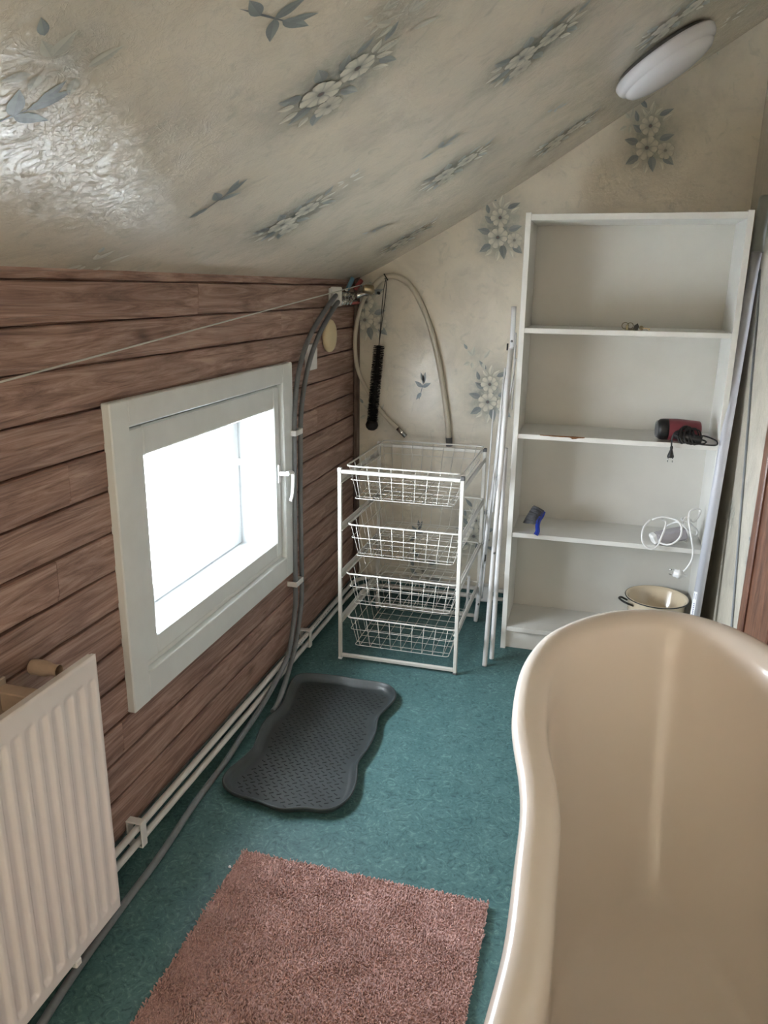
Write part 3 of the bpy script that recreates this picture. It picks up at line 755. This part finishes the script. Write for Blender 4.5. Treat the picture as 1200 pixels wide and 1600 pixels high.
# ------------------------------------------------------------------ folded drying rack left of the bookcase
dr = thing('drying_rack', 'folded white metal drying rack standing between basket tower and bookcase', 'drying rack', (-.38, 3.17, 0))
nb, nt_ = Vector((-.352, 2.957, .008)), Vector((-.349, 2.97, 1.41))
fb, ft = Vector((-.462, 3.392, .008)), on(803, 481, 1, 3.36)
nb2, nt2 = on(768, 1028, 1, 3.03), on(797, 520, 1, 3.10); nb2.z = .008
def legtube(a, b_, r=.0102, name='leg'):
    q = MB(); q.tube([a, a + (b_ - a) * .004, a.lerp(b_, .5), b_], lambda t: r, 14); return q.build(name, MRACK, dr)
# front frame: crosses from the near foot up; back frame: far foot up
n_top = on(793, 600, 1, 3.0)
legtube(on(757, 1040, 1, 2.96), on(798, 545, 1, 3.0)); legtube(on(768, 1029, 1, 3.02), on(790, 700, 1, 3.05), .0098)
legtube(on(743, 970, 1, 3.39), on(800, 540, 1, 3.25)); legtube(on(800, 542, 1, 3.245), on(803, 479, 1, 3.24), .0098, 'top_bar')
legtube(on(729, 955, 1, 3.42), on(733, 900, 1, 3.40), .007, 'foot_bar')
for (x0, y0, x1, y1, d0, d1) in ((786, 600, 770, 800, 3.1, 3.15), (790, 600, 752, 905, 3.12, 3.2), (806, 560, 776, 745, 3.06, 3.1), (803, 580, 771, 790, 3.08, 3.12), (789, 575, 757, 880, 3.2, 3.3), (771, 640, 755, 850, 3.28, 3.3), (806, 520, 800, 640, 3.1, 3.1), (760, 860, 753, 935, 3.3, 3.33), (765, 780, 749, 930, 3.2, 3.25)):
    b = MB(); b.tube([on(x0, y0, 1, d0), on(x1, y1, 1, d1)], .0034, 8); b.build('wire', MRACK, dr)
for (x, y, d) in ((800, 533, 3.235), (748, 943, 3.365), (773, 863, 2.975)):
    p = on(x, y, 1, d); b = MB(); b.lathe([(0, -.002), (.0045, -.0015), (.005, .004), (.003, .012)], p + Vector((0, -.012, 0)), (0, 1, 0), 12); b.build('rivet', MGCAP, dr)
for (x, y, d) in ((805, 545, 3.15), (758, 872, 3.2), (793, 542, 3.3)):
    p = on(x, y, 1, d); b = MB(); b.box(p - Vector((.003, .008, .014)), p + Vector((.003, .008, .014)), .001); b.build('hinge', MBLACK, dr)
p = on(779, 746, 1, 3.12); b = MB(); b.box(p - Vector((.006, .004, .013)), p + Vector((.006, .004, .013)), .002); b.build('clip', MORANGE, dr)

# ------------------------------------------------------------------ basket tower
X0, X1, Y0, Y1, HT = -.972, -.463, 2.845, 3.432, .829
bt = thing('basket_tower', 'white wire basket tower with four pull-out baskets in the corner', 'storage rack', ((X0 + X1) / 2, (Y0 + Y1) / 2, 0))
W = .015
for (x, y) in ((X0, Y0), (X1 - W, Y0), (X0, Y1 - W), (X1 - W, Y1 - W)):
    b = MB(); b.box((x, y, .004), (x + W, y + W, HT), .002); ps = b.build('post', MWIRE, bt)
    b = MB(); b.box((x - .001, y - .001, 0), (x + W + .001, y + W + .001, .010), .002)
    b.build('end_cap', MGCAP if x > -.6 else MPVC, ps); b = MB(); b.box((x - .001, y - .001, HT - .012), (x + W + .001, y + W + .001, HT + .005), .002); b.build('end_cap', MGCAP if x > -.6 else MPVC, ps)
for y in (Y0, Y1 - W):
    for z in (.012, HT - .018):
        b = MB(); b.box((X0 + W, y + .001, z), (X1 - W, y + W - .001, z + .015), .002); b.build('cross_rail', MWIRE, bt)
for x, sgn in ((X0 + .002, 1), (X1 - .004, -1)):
    for z in (.782, .583, .380, .181):
        b = MB(); b.box((x, Y0 + W, z - .010), (x + .002, Y1 - W, z + .010)); xx = x + (.002 if sgn > 0 else -.016)
        b.box((xx, Y0 + W * .2, z - .010), (xx + .016, Y1 - W, z - .008)); b.build('runner', MWIRE, bt)
def rrect(x0, x1, y0, y1, z, r, n=5):
    out = []
    for (cx, cy, a0) in ((x1 - r, y1 - r, 0), (x0 + r, y1 - r, 90), (x0 + r, y0 + r, 180), (x1 - r, y0 + r, 270)):
        for k in range(n + 1):
            a = math.radians(a0 + 90 * k / n); out.append(Vector((cx + r * math.cos(a), cy + r * math.sin(a), z)))
    return out
def basket(zr, depth, dx=0.0, dy=0.0, tiltx=0.0):
    rx0, rx1, ry0, ry1 = X0 + .034 + dx, X1 - .010 + dx, Y0 + .008 + dy, Y1 - .012 + dy
    bx0, bx1, by0, by1 = rx0 + .030, rx1 - .034, ry0 + .018, ry1 - .04
    zb = zr - depth
    root = MB(); wr_ = .0013
    mid = .5
    # bottom and mid hoops
    root.tube(rrect(bx0, bx1, by0, by1, zb, .012), .0016, 6, closed=True)
    for m_ in (.42,):
        root.tube(rrect(rx0 + (bx0 - rx0) * m_, rx1 + (bx1 - rx1) * m_, ry0 + (by0 - ry0) * m_, ry1 + (by1 - ry1) * m_, zr - depth * m_, .014), wr_, 6, closed=True)
    nx = 9
    for k in range(nx):
        u = (k + .5) / nx; xr_ = rx0 + .01 + (rx1 - rx0 - .02) * u; xb = bx0 + (bx1 - bx0) * u
        root.tube([(xr_, ry0, zr), (xb, by0, zb), (xb, by1, zb), (xr_, ry1, zr)], wr_, 6)
    ny = 8
    for k in range(ny):
        u = (k + .5) / ny; yr = ry0 + (ry1 - ry0) * u; yb = by0 + (by1 - by0) * u
        root.tube([(rx0, yr, zr), (bx0, yb, zb), (bx1, yb, zb), (rx1, yr, zr)], wr_, 6)
    o = root.build('wire_basket', MWIRE, bt)
    q = MB(); q.tube(rrect(rx0 - (0.0 if zr > .8 else .0), rx1, ry0, ry1, zr, .022, 6), .0034, 8, closed=True); q.build('basket_rim', MWIRE, o)
    return o
basket(.842, .135); basket(.600, .134, .006); basket(.388, .134, -.002, 0); basket(.194, .130, .002, 0)

# ------------------------------------------------------------------ grey hoses by the window, clips, plate
HX = XL + .028
h1 = [(515, 466, 3.295), ]
def wp(px, py, x=HX): return on(px, py, 0, x)
p1 = [Vector((-1.128, 3.40, 1.487)), Vector((-1.128, 3.30, 1.487)), wp(500, 497), wp(480, 535), wp(467, 580), wp(461, 630), wp(460, 675), wp(460.5, 790), wp(461.5, 908), wp(461, 950), wp(453, 1010, HX + .018), wp(441, 1045, HX + .034)]
p1 += [on(408, 1105, 0, -1.10), on(378, 1150, 2, .03), on(351, 1192, 2, .012), on(305, 1254, 2, .011), on(250, 1337, 2, .011), on(190, 1418, 2, .011), on(110, 1530, 2, .011), on(40, 1640, 2, .011)]
p2 = [Vector((-1.118, 3.40, 1.458)), Vector((-1.118, 3.30, 1.460)), wp(505, 510), wp(490, 545), wp(480, 580), wp(473, 620), wp(470, 655), wp(469.5, 690), wp(469.5, 790), wp(471.5, 905), wp(470, 950), wp(461, 1010, HX + .02), wp(452, 1045, HX + .035), on(441, 1081, 2, .04), on(432, 1103, 2, .013), on(426, 1112, 2, .0105)]
b = MB(); b.tube(catmull(p1, 8), .0098, 14); tag(b.build('grey_hose', MGHOSE), 'grey hose running down beside the window and along the floor to the radiator', 'hose', None)
b = MB(); b.tube(catmull(p2, 8), .0098, 14); tag(b.build('grey_hose', MGHOSE), 'grey hose nearer the corner, ending beside the boot tray', 'hose', None)
for (px, py, lab) in ((465, 675, 'white hose clip beside the window handle, upper of two'), (466.5, 909, 'white hose clip below the window corner, lower of two')):
    c = wp(px, py, XL + .035); q = MB(); y0, y1 = c.y - .038, c.y + .034
    q.box((XL, y0, c.z - .011), (XL + .043, y0 + .006, c.z + .011), .002); q.box((XL, y1 - .006, c.z - .011), (XL + .043, y1, c.z + .011), .002)
    q.box((XL + .038, y0, c.z - .011), (XL + .044, y1, c.z + .011), .002)
    tag(q.build('hose_clip', MPVC), lab, 'clip', 'white clips on the grey hoses')
q = MB(); q.box((XL, 3.293, 1.440), (XL + .052, 3.301, 1.522), .008, seg=3); q.box((XL, 3.27, 1.450), (XL + .012, 3.293, 1.516), .003)
tag(q.build('hose_bracket', MPVC), 'white square bracket holding both grey hoses by the taps', 'bracket')

# valves
vt = thing('tap_manifold', 'chrome tap fittings with one red and one blue lever in the top corner', 'taps', (-1.12, 3.45, 1.48))
b = MB()
for (x, z) in ((-1.128, 1.487), (-1.118, 1.458)):
    b.tube([(x, 3.31, z), (x, 3.54, z)], .011, 14)
    for y in (3.33, 3.36, 3.40, 3.45): b.lathe([(.011, 0), (.015, .002), (.015, .012), (.011, .014)], (x, y, z), (0, 1, 0), 6, False)
b.lathe([(.012, 0), (.017, .004), (.017, .03), (.012, .034)], (-1.123, 3.47, 1.475), (0, 1, 0), 16)
b.tube([(-1.12, 3.54, 1.475), (-1.10, 3.56, 1.49), (-1.06, 3.57, 1.50), (-1.035, 3.57, 1.50)], .013, 14)
b.build('valve_body', MCHROME, vt)
b = MB(); b.lathe([(0, 0), (.02, 0), (.021, .01), (.02, .045), (.014, .05), (0, .05)], (-1.075, 3.52, 1.515), (.9, .2, -.1), 18); b.build('tap_cap', MBRASS, vt)
b = MB(); b.obox((-1.118, 3.46, 1.535), (.35, .3, .9), (.1, 1, -.3), (1, 0, -.3), (.062, .022, .012), .003); b.build('tap_lever', MBLUE, vt)['label'] = 'blue lever'
b = MB(); b.obox((-1.092, 3.50, 1.532), (.6, .2, .8), (.1, 1, -.3), (1, 0, -.7), (.055, .022, .012), .003); b.build('tap_lever', MRED, vt)['label'] = 'red lever'; b = MB(); b.obox((-1.095, 3.47, 1.452), (1, .2, .1), (0, 1, 0), (0, 0, 1), (.035, .03, .012), .003); b.build('tap_lever', MRED, vt)['label'] = 'red lever'
b = MB(); b.lathe([(0, 0), (.006, 0), (.007, .008), (.005, .014), (0, .014)], (-1.022, 3.57, 1.498), (1, -.2, -.3), 12); b.build('tap_knob', MBLACK, vt)

# white hoses on the end wall
def bwp(px, py, y=3.625): return on(px, py, 1, y)
b = MB(); b.tube(catmull([bwp(571, 462, 3.57), bwp(563, 482, 3.59), bwp(556, 515, 3.6), bwp(555, 550, 3.6), bwp(560, 580, 3.61), bwp(572, 606), bwp(590, 635), bwp(609, 658), bwp(624, 672)], 8), .0095, 14); 
wh = tag(b.build('white_hose', MWHOSE), 'ivory hose hanging left of the black brush, curving down from the taps', 'hose')
b = MB(); b.tube([bwp(621, 669), bwp(634, 682)], .0115, 14); b.build('hose_end', MCHROME, wh)
b = MB(); b.tube(catmull([bwp(578, 456, 3.58), bwp(586, 445, 3.6), bwp(600, 434, 3.62), bwp(618, 432, 3.632), bwp(638, 444, 3.634), bwp(655, 468, 3.634), bwp(672, 510, 3.634), bwp(684, 558, 3.634), bwp(693, 610, 3.634), bwp(699, 655, 3.634), bwp(701.5, 688, 3.634)], 8), .0135, 14)
wh2 = tag(b.build('white_hose', MWHOSE), 'thick ivory hose arching from the taps down behind the basket tower', 'hose')
b = MB(); b.tube([bwp(701.5, 684, 3.632), bwp(702, 697, 3.632)], .016, 14); b.build('hose_end', MGCAP, wh2)
b = MB(); b.tube([bwp(600, 430, 3.65), bwp(602, 436, 3.60)], .0025, 8); b.tube([bwp(600, 428, 3.605), bwp(606, 438, 3.60)], .003, 8)
tag(b.build('cable_tie', MBLACK), 'small black tie holding hose and brush loop on the papered end wall', 'cable tie')
# long black brush
nb_ = bwp(603, 437, 3.60); top_ = bwp(592, 540, 3.60); bot_ = bwp(581, 664, 3.605)
bb = thing('bottle_brush', 'long black cylindrical brush hanging by a wire loop above the baskets', 'brush', top_)
b = MB(); b.tube(catmull([top_, nb_.lerp(top_, .6) + Vector((.003, 0, 0)), nb_.lerp(top_, .2) + Vector((.006, 0, 0)), nb_, nb_.lerp(top_, .2) - Vector((.006, 0, 0)), nb_.lerp(top_, .6) - Vector((.003, 0, 0)), top_], 6), .0018, 6); b.build('wire_loop', MBLACK, bb)
ax = (bot_ - top_); L = ax.length; ax.normalize(); u = ax.orthogonal().normalized(); v = ax.cross(u)
b = MB(); b.tube([top_, top_ + ax * L * .97], .010, 10)
rg = random.Random(9)
for k in range(46):
    h_ = L * (k + .5) / 46 * .95
    for a in np.linspace(0, 2 * math.pi, 30)[:-1]:
        a += rg.uniform(-.05, .05); rr = .0265 + rg.uniform(-.0025, .002); c = top_ + ax * (h_ + rg.uniform(-.0015, .0015)); dirv = u * math.cos(a) + v * math.sin(a)
        b.tube([c + dirv * .008, c + dirv * rr], .0011, 3, caps=False)
b.build('bristles', MBRIST, bb)
b = MB(); b.lathe([(0, -.031), (.014, -.028), (.026, -.016), (.031, 0), (.027, .014), (.016, .024), (0, .028)], bot_, ax, 24); b.build('brush_tip', MBRIST, bb)

# clothesline
e0 = bwp(580, 441, 3.56); e1 = on(0, 597, 0, -1.05); e2 = e1 + (e1 - e0) * .35
pts = [e0.lerp(e2, t) - Vector((0, 0, .018 * 4 * t * (1 - t) * 0)) for t in np.linspace(0, 1, 12)]
b = MB(); b.tube(pts, .0021, 8); b.lathe([(0, 0), (.006, .001), (.0065, .006), (0, .009)], bwp(541, 453, 3.33), (0, 1, 0), 8)
tag(b.build('clothesline', MCORD), 'thin white cord stretched across the plank wall above the window', 'clothesline')

# round cover and light switch
c = Vector((XL, 3.243, 1.318)); b = MB(); b.lathe([(0, .03), (.04, .0298), (.061, .027), (.068, .021), (.070, .012), (.066, .004), (.055, 0)], c, (1, 0, 0), 48)
tag(b.build('vent_cover', MCREAM), 'round cream cover plate on the planks below the taps', 'cover plate')
sw = thing('light_switch', 'white rectangular light switch on the planks behind the grey hoses', 'light switch', (XL, 3.02, 1.25))
b = MB(); b.box((XL, 2.975, 1.193), (XL + .020, 3.073, 1.298), .004, seg=2); b.build('switch_plate', MPVC, sw)
b = MB(); b.box((XL + .018, 2.995, 1.212), (XL + .026, 3.055, 1.280), .002, Matrix.Rotation(math.radians(3), 3, 'Y')); b.build('rocker', MPVC, sw)

# ------------------------------------------------------------------ heating pipes
PXU, PXL = XL + .035, XL + .035
def hpipe(z, lab, inset):
    x = XL + .034 ; pts = [(x, -1.2, z), (x, 1.0, z), (x, 2.0, z), (x, 3.0, z), (x, 3.40, z), (x + .012, 3.54, z), (x + .07, YB - .045, z), (x + .2, YB - .036, z), (x + .6, YB - .036, z), (XR - .02, YB - .036, z)]
    q = MB(); q.tube(catmull(pts, 6), .0100, 14); return tag(q.build('heating_pipe', MPIPE), lab, 'pipe', 'white heating pipes along the floor edge')
hp1 = hpipe(.084, 'upper of the two white heating pipes running along the foot of the planks', 0)
hp2 = hpipe(.040, 'lower of the two white heating pipes running along the foot of the planks', 0)
b = MB()   # dark printed text line on the upper pipe
rg = random.Random(21); x = XL + .034
def pm(y0, y1, a0, a1):
    f = lambda y, a: (x + .01015 * math.cos(math.radians(a)), y, .084 + .01015 * math.sin(math.radians(a)))
    vs_ = [b.bm.verts.new(f(y0, a0)), b.bm.verts.new(f(y1, a0)), b.bm.verts.new(f(y1, a1)), b.bm.verts.new(f(y0, a1))]; b.bm.faces.new(vs_)
y = 2.60
while y < 3.18:
    ln = rg.uniform(.003, .008)
    if not (2.84 < y < 2.91): pm(y, y + ln, 28, 52)
    y += ln + rg.uniform(.003, .009) + (.02 if rg.random() < .12 else 0)
b.build('pipe_lettering', MGCAP, hp1)
cl = []
for (y, lab) in ((1.575, 'white pipe clip nearest the radiator'), (2.875, 'white pipe clip between the grey hoses and basket tower')):
    q = MB(); x1 = XL + .05
    q.box((XL, y - .013, .098), (x1, y + .013, .103), .002); q.box((x1 - .005, y - .013, .026), (x1, y + .013, .102), .002); q.box((XL + .006, y - .013, .024), (x1, y + .013, .029), .002)
    q.box((XL + .002, y - .013, .028), (XL + .008, y + .013, .10), .001)
    tag(q.build('pipe_clip', MPVC), lab, 'clip', 'white clips on the heating pipes')
q = MB(); c = on(757, 945, 1, 3.60)
q.box((c.x - .022, YB - .052, .022), (c.x + .022, YB - .046, .106), .002); q.box((c.x - .022, YB - .052, .100), (c.x + .022, YB - .008, .106), .002); q.box((c.x - .022, YB - .052, .022), (c.x + .022, YB - .008, .028), .002)
tag(q.build('pipe_clip', MPVC), 'white pipe clip on the end wall behind the folded drying rack', 'clip', 'white clips on the heating pipes')

# ------------------------------------------------------------------ radiator
RXF, RY0, RY1, RZ0, RZ1 = -1.000, .30, 1.312, .086, .752
rad = thing('radiator', 'white ribbed panel radiator on the plank wall in the left foreground', 'radiator', (-1.01, .8, .09))
pit = .0385
def groove(y):
    t = ((y - RY1 + .028) / pit); t = t - math.floor(t + .5); d = abs(t) * pit
    s_ = (d - .0065) / .0075; s_ = min(1, max(0, s_)); s_ = s_ * s_ * (3 - 2 * s_); return (1 - s_)
def zmask(z):
    a = min(1, max(0, (z - RZ0 - .028) / .014)); b_ = min(1, max(0, (RZ1 - .046 - z) / .016)); return (a * a * (3 - 2 * a)) * (b_ * b_ * (3 - 2 * b_))
ysr = np.arange(RY0, RY1 + .0001, .00275); ysr[-1] = RY1
zsr = np.array(list(np.linspace(RZ0, RZ0 + .05, 16)) + list(np.linspace(RZ0 + .06, RZ1 - .08, 8)) + list(np.linspace(RZ1 - .07, RZ1, 18)))
def rx(y, z):
    e = .004 if (y > RY1 - .003 or z > RZ1 - .003 or z < RZ0 + .003) else 0
    return RXF - .0085 * groove(y) * zmask(z) * (1 if y < RY1 - .012 else 0) - e
g = grid('front_panel', ysr, zsr, lambda y, z: (rx(y, z), y, z), MRAD, rad)
b = MB(); b.box((RXF - .024, RY0, RZ0 + .001), (RXF - .0115, RY1 - .001, RZ1 - .002), .003); b.box((RXF - .014, RY1 - .010, RZ0 + .001), (RXF - .0035, RY1 - .0005, RZ1 - .001), .001)
b.box((RXF - .014, RY0, RZ1 - .008), (RXF - .0035, RY1 - .001, RZ1 - .0005), .001); b.box((RXF - .014, RY0, RZ0 + .0005), (RXF - .0035, RY1 - .001, RZ0 + .008), .001)
b.build('back_panel', MRAD, rad)
for y in (1.185, .5):
    b = MB(); b.box((XL, y - .02, .60), (XL + .008, y + .02, .73), .002); b.box((XL + .004, y - .018, .708), (RXF - .024, y + .018, .714), .002)
    b.box((XL + .004, y - .002, .66), (XL + .09, y + .002, .71)); b.build('wall_bracket', MYELL, rad)
b = MB(); b.lathe([(0, 0), (.016, 0), (.018, .006), (.018, .04), (.013, .05), (.013, .07)], (XL + .005, 1.285, .712), (1, 0, 0), 20); b.build('bleed_cap', MYELL, rad)
b = MB(); b.box((RXF - .022, 1.135, RZ0 - .014), (RXF + .003, 1.155, RZ0 + .004), .003); b.build('foot_clip', MPVC, rad)

# ------------------------------------------------------------------ ceiling lamp
pc = Vector((.100, 3.015, cz(.100))); nn = Vector((.62, 0, -1)).normalized()
lamp = thing('ceiling_lamp', 'round white plastic ceiling lamp, unlit, on the sloping papered ceiling', 'lamp', pc)
b = MB(); b.lathe([(0, .002), (.148, .002), (.150, .018), (.14, .02)], pc, nn, 64); b.build('lamp_base', MGCAP, lamp)
b = MB(); b.lathe([(.150, .014), (.166, .016), (.170, .024), (.168, .040), (.162, .050), (.154, .053), (.151, .055)], pc, nn, 72); b.build('lamp_ring', MLAMP, lamp)
b = MB(); b.lathe([(.152, .050), (.150, .062), (.140, .072), (.11, .081), (.06, .087), (0, .089)], pc, nn, 72); b.build('lamp_shade', MLAMP, lamp)

# ------------------------------------------------------------------ boot tray
TR = [(473, 1051), (518, 1054), (561, 1061), (603, 1067), (619, 1080), (616, 1095), (592, 1119), (589, 1140), (576, 1169), (560, 1190), (559, 1214), (551, 1240), (532, 1259), (504, 1266), (472, 1261), (442, 1265), (416, 1257), (396, 1248), (365, 1241), (347, 1227), (350, 1208), (371, 1189), (394, 1169), (402, 1146), (416, 1121), (439, 1101), (450, 1072), (459, 1057)]
rim = [on(x, y, 2, .030) for x, y in TR]
rim = resample(catmull(rim, 6, closed=True), 200); NT_ = len(rim)
def offs(P, d):
    cen = sum(P, Vector()) / len(P); out = []
    for i in range(len(P)):
        t = P[(i + 2) % len(P)] - P[i - 2]; n = Vector((t.y, -t.x, 0)).normalized()
        if n.dot(P[i] - cen) < 0: n = -n
        out.append(P[i] - n * d)
    for _ in range(6): out = [(out[i - 1] + out[i] * 2 + out[(i + 1) % len(P)]) / 4 for i in range(len(P))]
    return out
levels = [(.022, .0), (.010, .012), (.0, .026), (.0, .030), (.003, .0315), (.006, .030), (.012, .018), (.024, .0065), (.034, .005)]
V = []; Fc = []
for d, z in levels: V += [(p.x, p.y, z) for p in offs(rim, d)]
inner = offs(rim, .034); cen = sum(inner, Vector()) / NT_
for k_ in (.75, .5, .25): V += [(cen.x + (p.x - cen.x) * k_, cen.y + (p.y - cen.y) * k_, .005) for p in inner]
nl = len(levels) + 3
for k in range(nl - 1):
    for i in range(NT_):
        j = (i + 1) % NT_; Fc.append((k * NT_ + i, k * NT_ + j, (k + 1) * NT_ + j, (k + 1) * NT_ + i))
V.append((cen.x, cen.y, .005)); c_ = len(V) - 1
for i in range(NT_): Fc.append(((nl - 1) * NT_ + i, (nl - 1) * NT_ + (i + 1) % NT_, c_))
Fc.append(tuple(range(NT_ - 1, -1, -1)))
ty = thing('boot_tray', 'dark grey wavy-edged rubber boot tray on the teal floor under the window', 'boot tray', (cen.x, cen.y, 0))
rawmesh('tray', V, Fc, MTRAY, ty)
def inside(p, P):
    c = False; j = len(P) - 1
    for i in range(len(P)):
        if (P[i].y > p[1]) != (P[j].y > p[1]) and p[0] < (P[j].x - P[i].x) * (p[1] - P[i].y) / (P[j].y - P[i].y) + P[i].x: c = not c
        j = i
    return c
inn = offs(rim, .045); b = MB(); k = 0
yy = 1.8
while yy < 2.75:
    xx = -1.15 + (.013 if k % 2 else 0)
    while xx < -.55:
        if inside((xx, yy), inn):
            a = .55 if k % 2 else -.55
            b.obox((xx, yy, .0054), (math.cos(a), math.sin(a), 0), (-math.sin(a), math.cos(a), 0), (0, 0, 1), (.014, .0028, .0016))
        xx += .026
    yy += .0165; k += 1
b.build('tread_pattern', MTRAYD, ty)

# ------------------------------------------------------------------ pink rug
rug = thing('bath_rug', 'dusty pink shaggy bath rug on the teal floor beside the bathtub', 'rug', (-.5, 1.1, 0))
RX0, RX1, RYa, RYb = -.842, -.160, .42, 1.652
b = MB(); b.box((RX0 + .002, RYa, .001), (RX1 - .002, RYb - .002, .010), .003); b.build('backing', MRUG, rug)
rng = np.random.default_rng(5); st = .0046
gx, gy = np.meshgrid(np.arange(RX0, RX1, st), np.arange(.70, RYb, st)); gx = gx.ravel(); gy = gy.ravel(); n = len(gx)
gx = gx + rng.uniform(-.0022, .0022, n); gy = gy + rng.uniform(-.0022, .0022, n)
wob = .004 * np.sin(gx * 25) * (gy > RYb - .02)
lean = .0015 * np.sin(gx * 31 + gy * 17) + rng.normal(0, .0030, n); lean2 = .0013 * np.sin(gx * 19 - gy * 43 + 2) + rng.normal(0, .0030, n)
hgt = .0165 + .0012 * np.sin(gx * 37 + 3 * np.sin(gy * 21)) + rng.uniform(-.0022, .0022, n)
V = np.zeros((n, 7, 3)); ang = rng.uniform(0, 6.28, n)
for k in range(3):
    a = ang + k * 2.0944
    V[:, k] = np.stack([gx + .0027 * np.cos(a), gy + .0027 * np.sin(a), np.full(n, .008)], 1)
    V[:, 3 + k] = np.stack([gx + lean * .7 + .0022 * np.cos(a + .4), gy + lean2 * .7 + .0022 * np.sin(a + .4), hgt * .85], 1)
V[:, 6] = np.stack([gx + lean, gy + lean2, hgt], 1)
base = (np.arange(n) * 7)[:, None]
quads = np.concatenate([base + np.array([[0, 1, 4, 3]]), base + np.array([[1, 2, 5, 4]]), base + np.array([[2, 0, 3, 5]])]).tolist()
tris = np.concatenate([base + np.array([[3, 4, 6]]), base + np.array([[4, 5, 6]]), base + np.array([[5, 3, 6]])]).tolist()
pile = rawmesh('pile', V.reshape(-1, 3).tolist(), quads + tris, MRUG, rug); pile['kind'] = 'stuff'

# crumbs on the floor
for i, (px, py, r_, lab) in enumerate(((359, 1354, .0045, 'white crumb on the teal floor at the left edge of the pink rug'),)):
    p = on(px, py, 2, .003); b = MB(); b.lathe([(0, -.003), (r_, -.001), (r_ * .7, .002), (0, .003)], p, (.2, .1, 1), 7, False); tag(b.build('crumb', MPVC), lab, 'crumb')
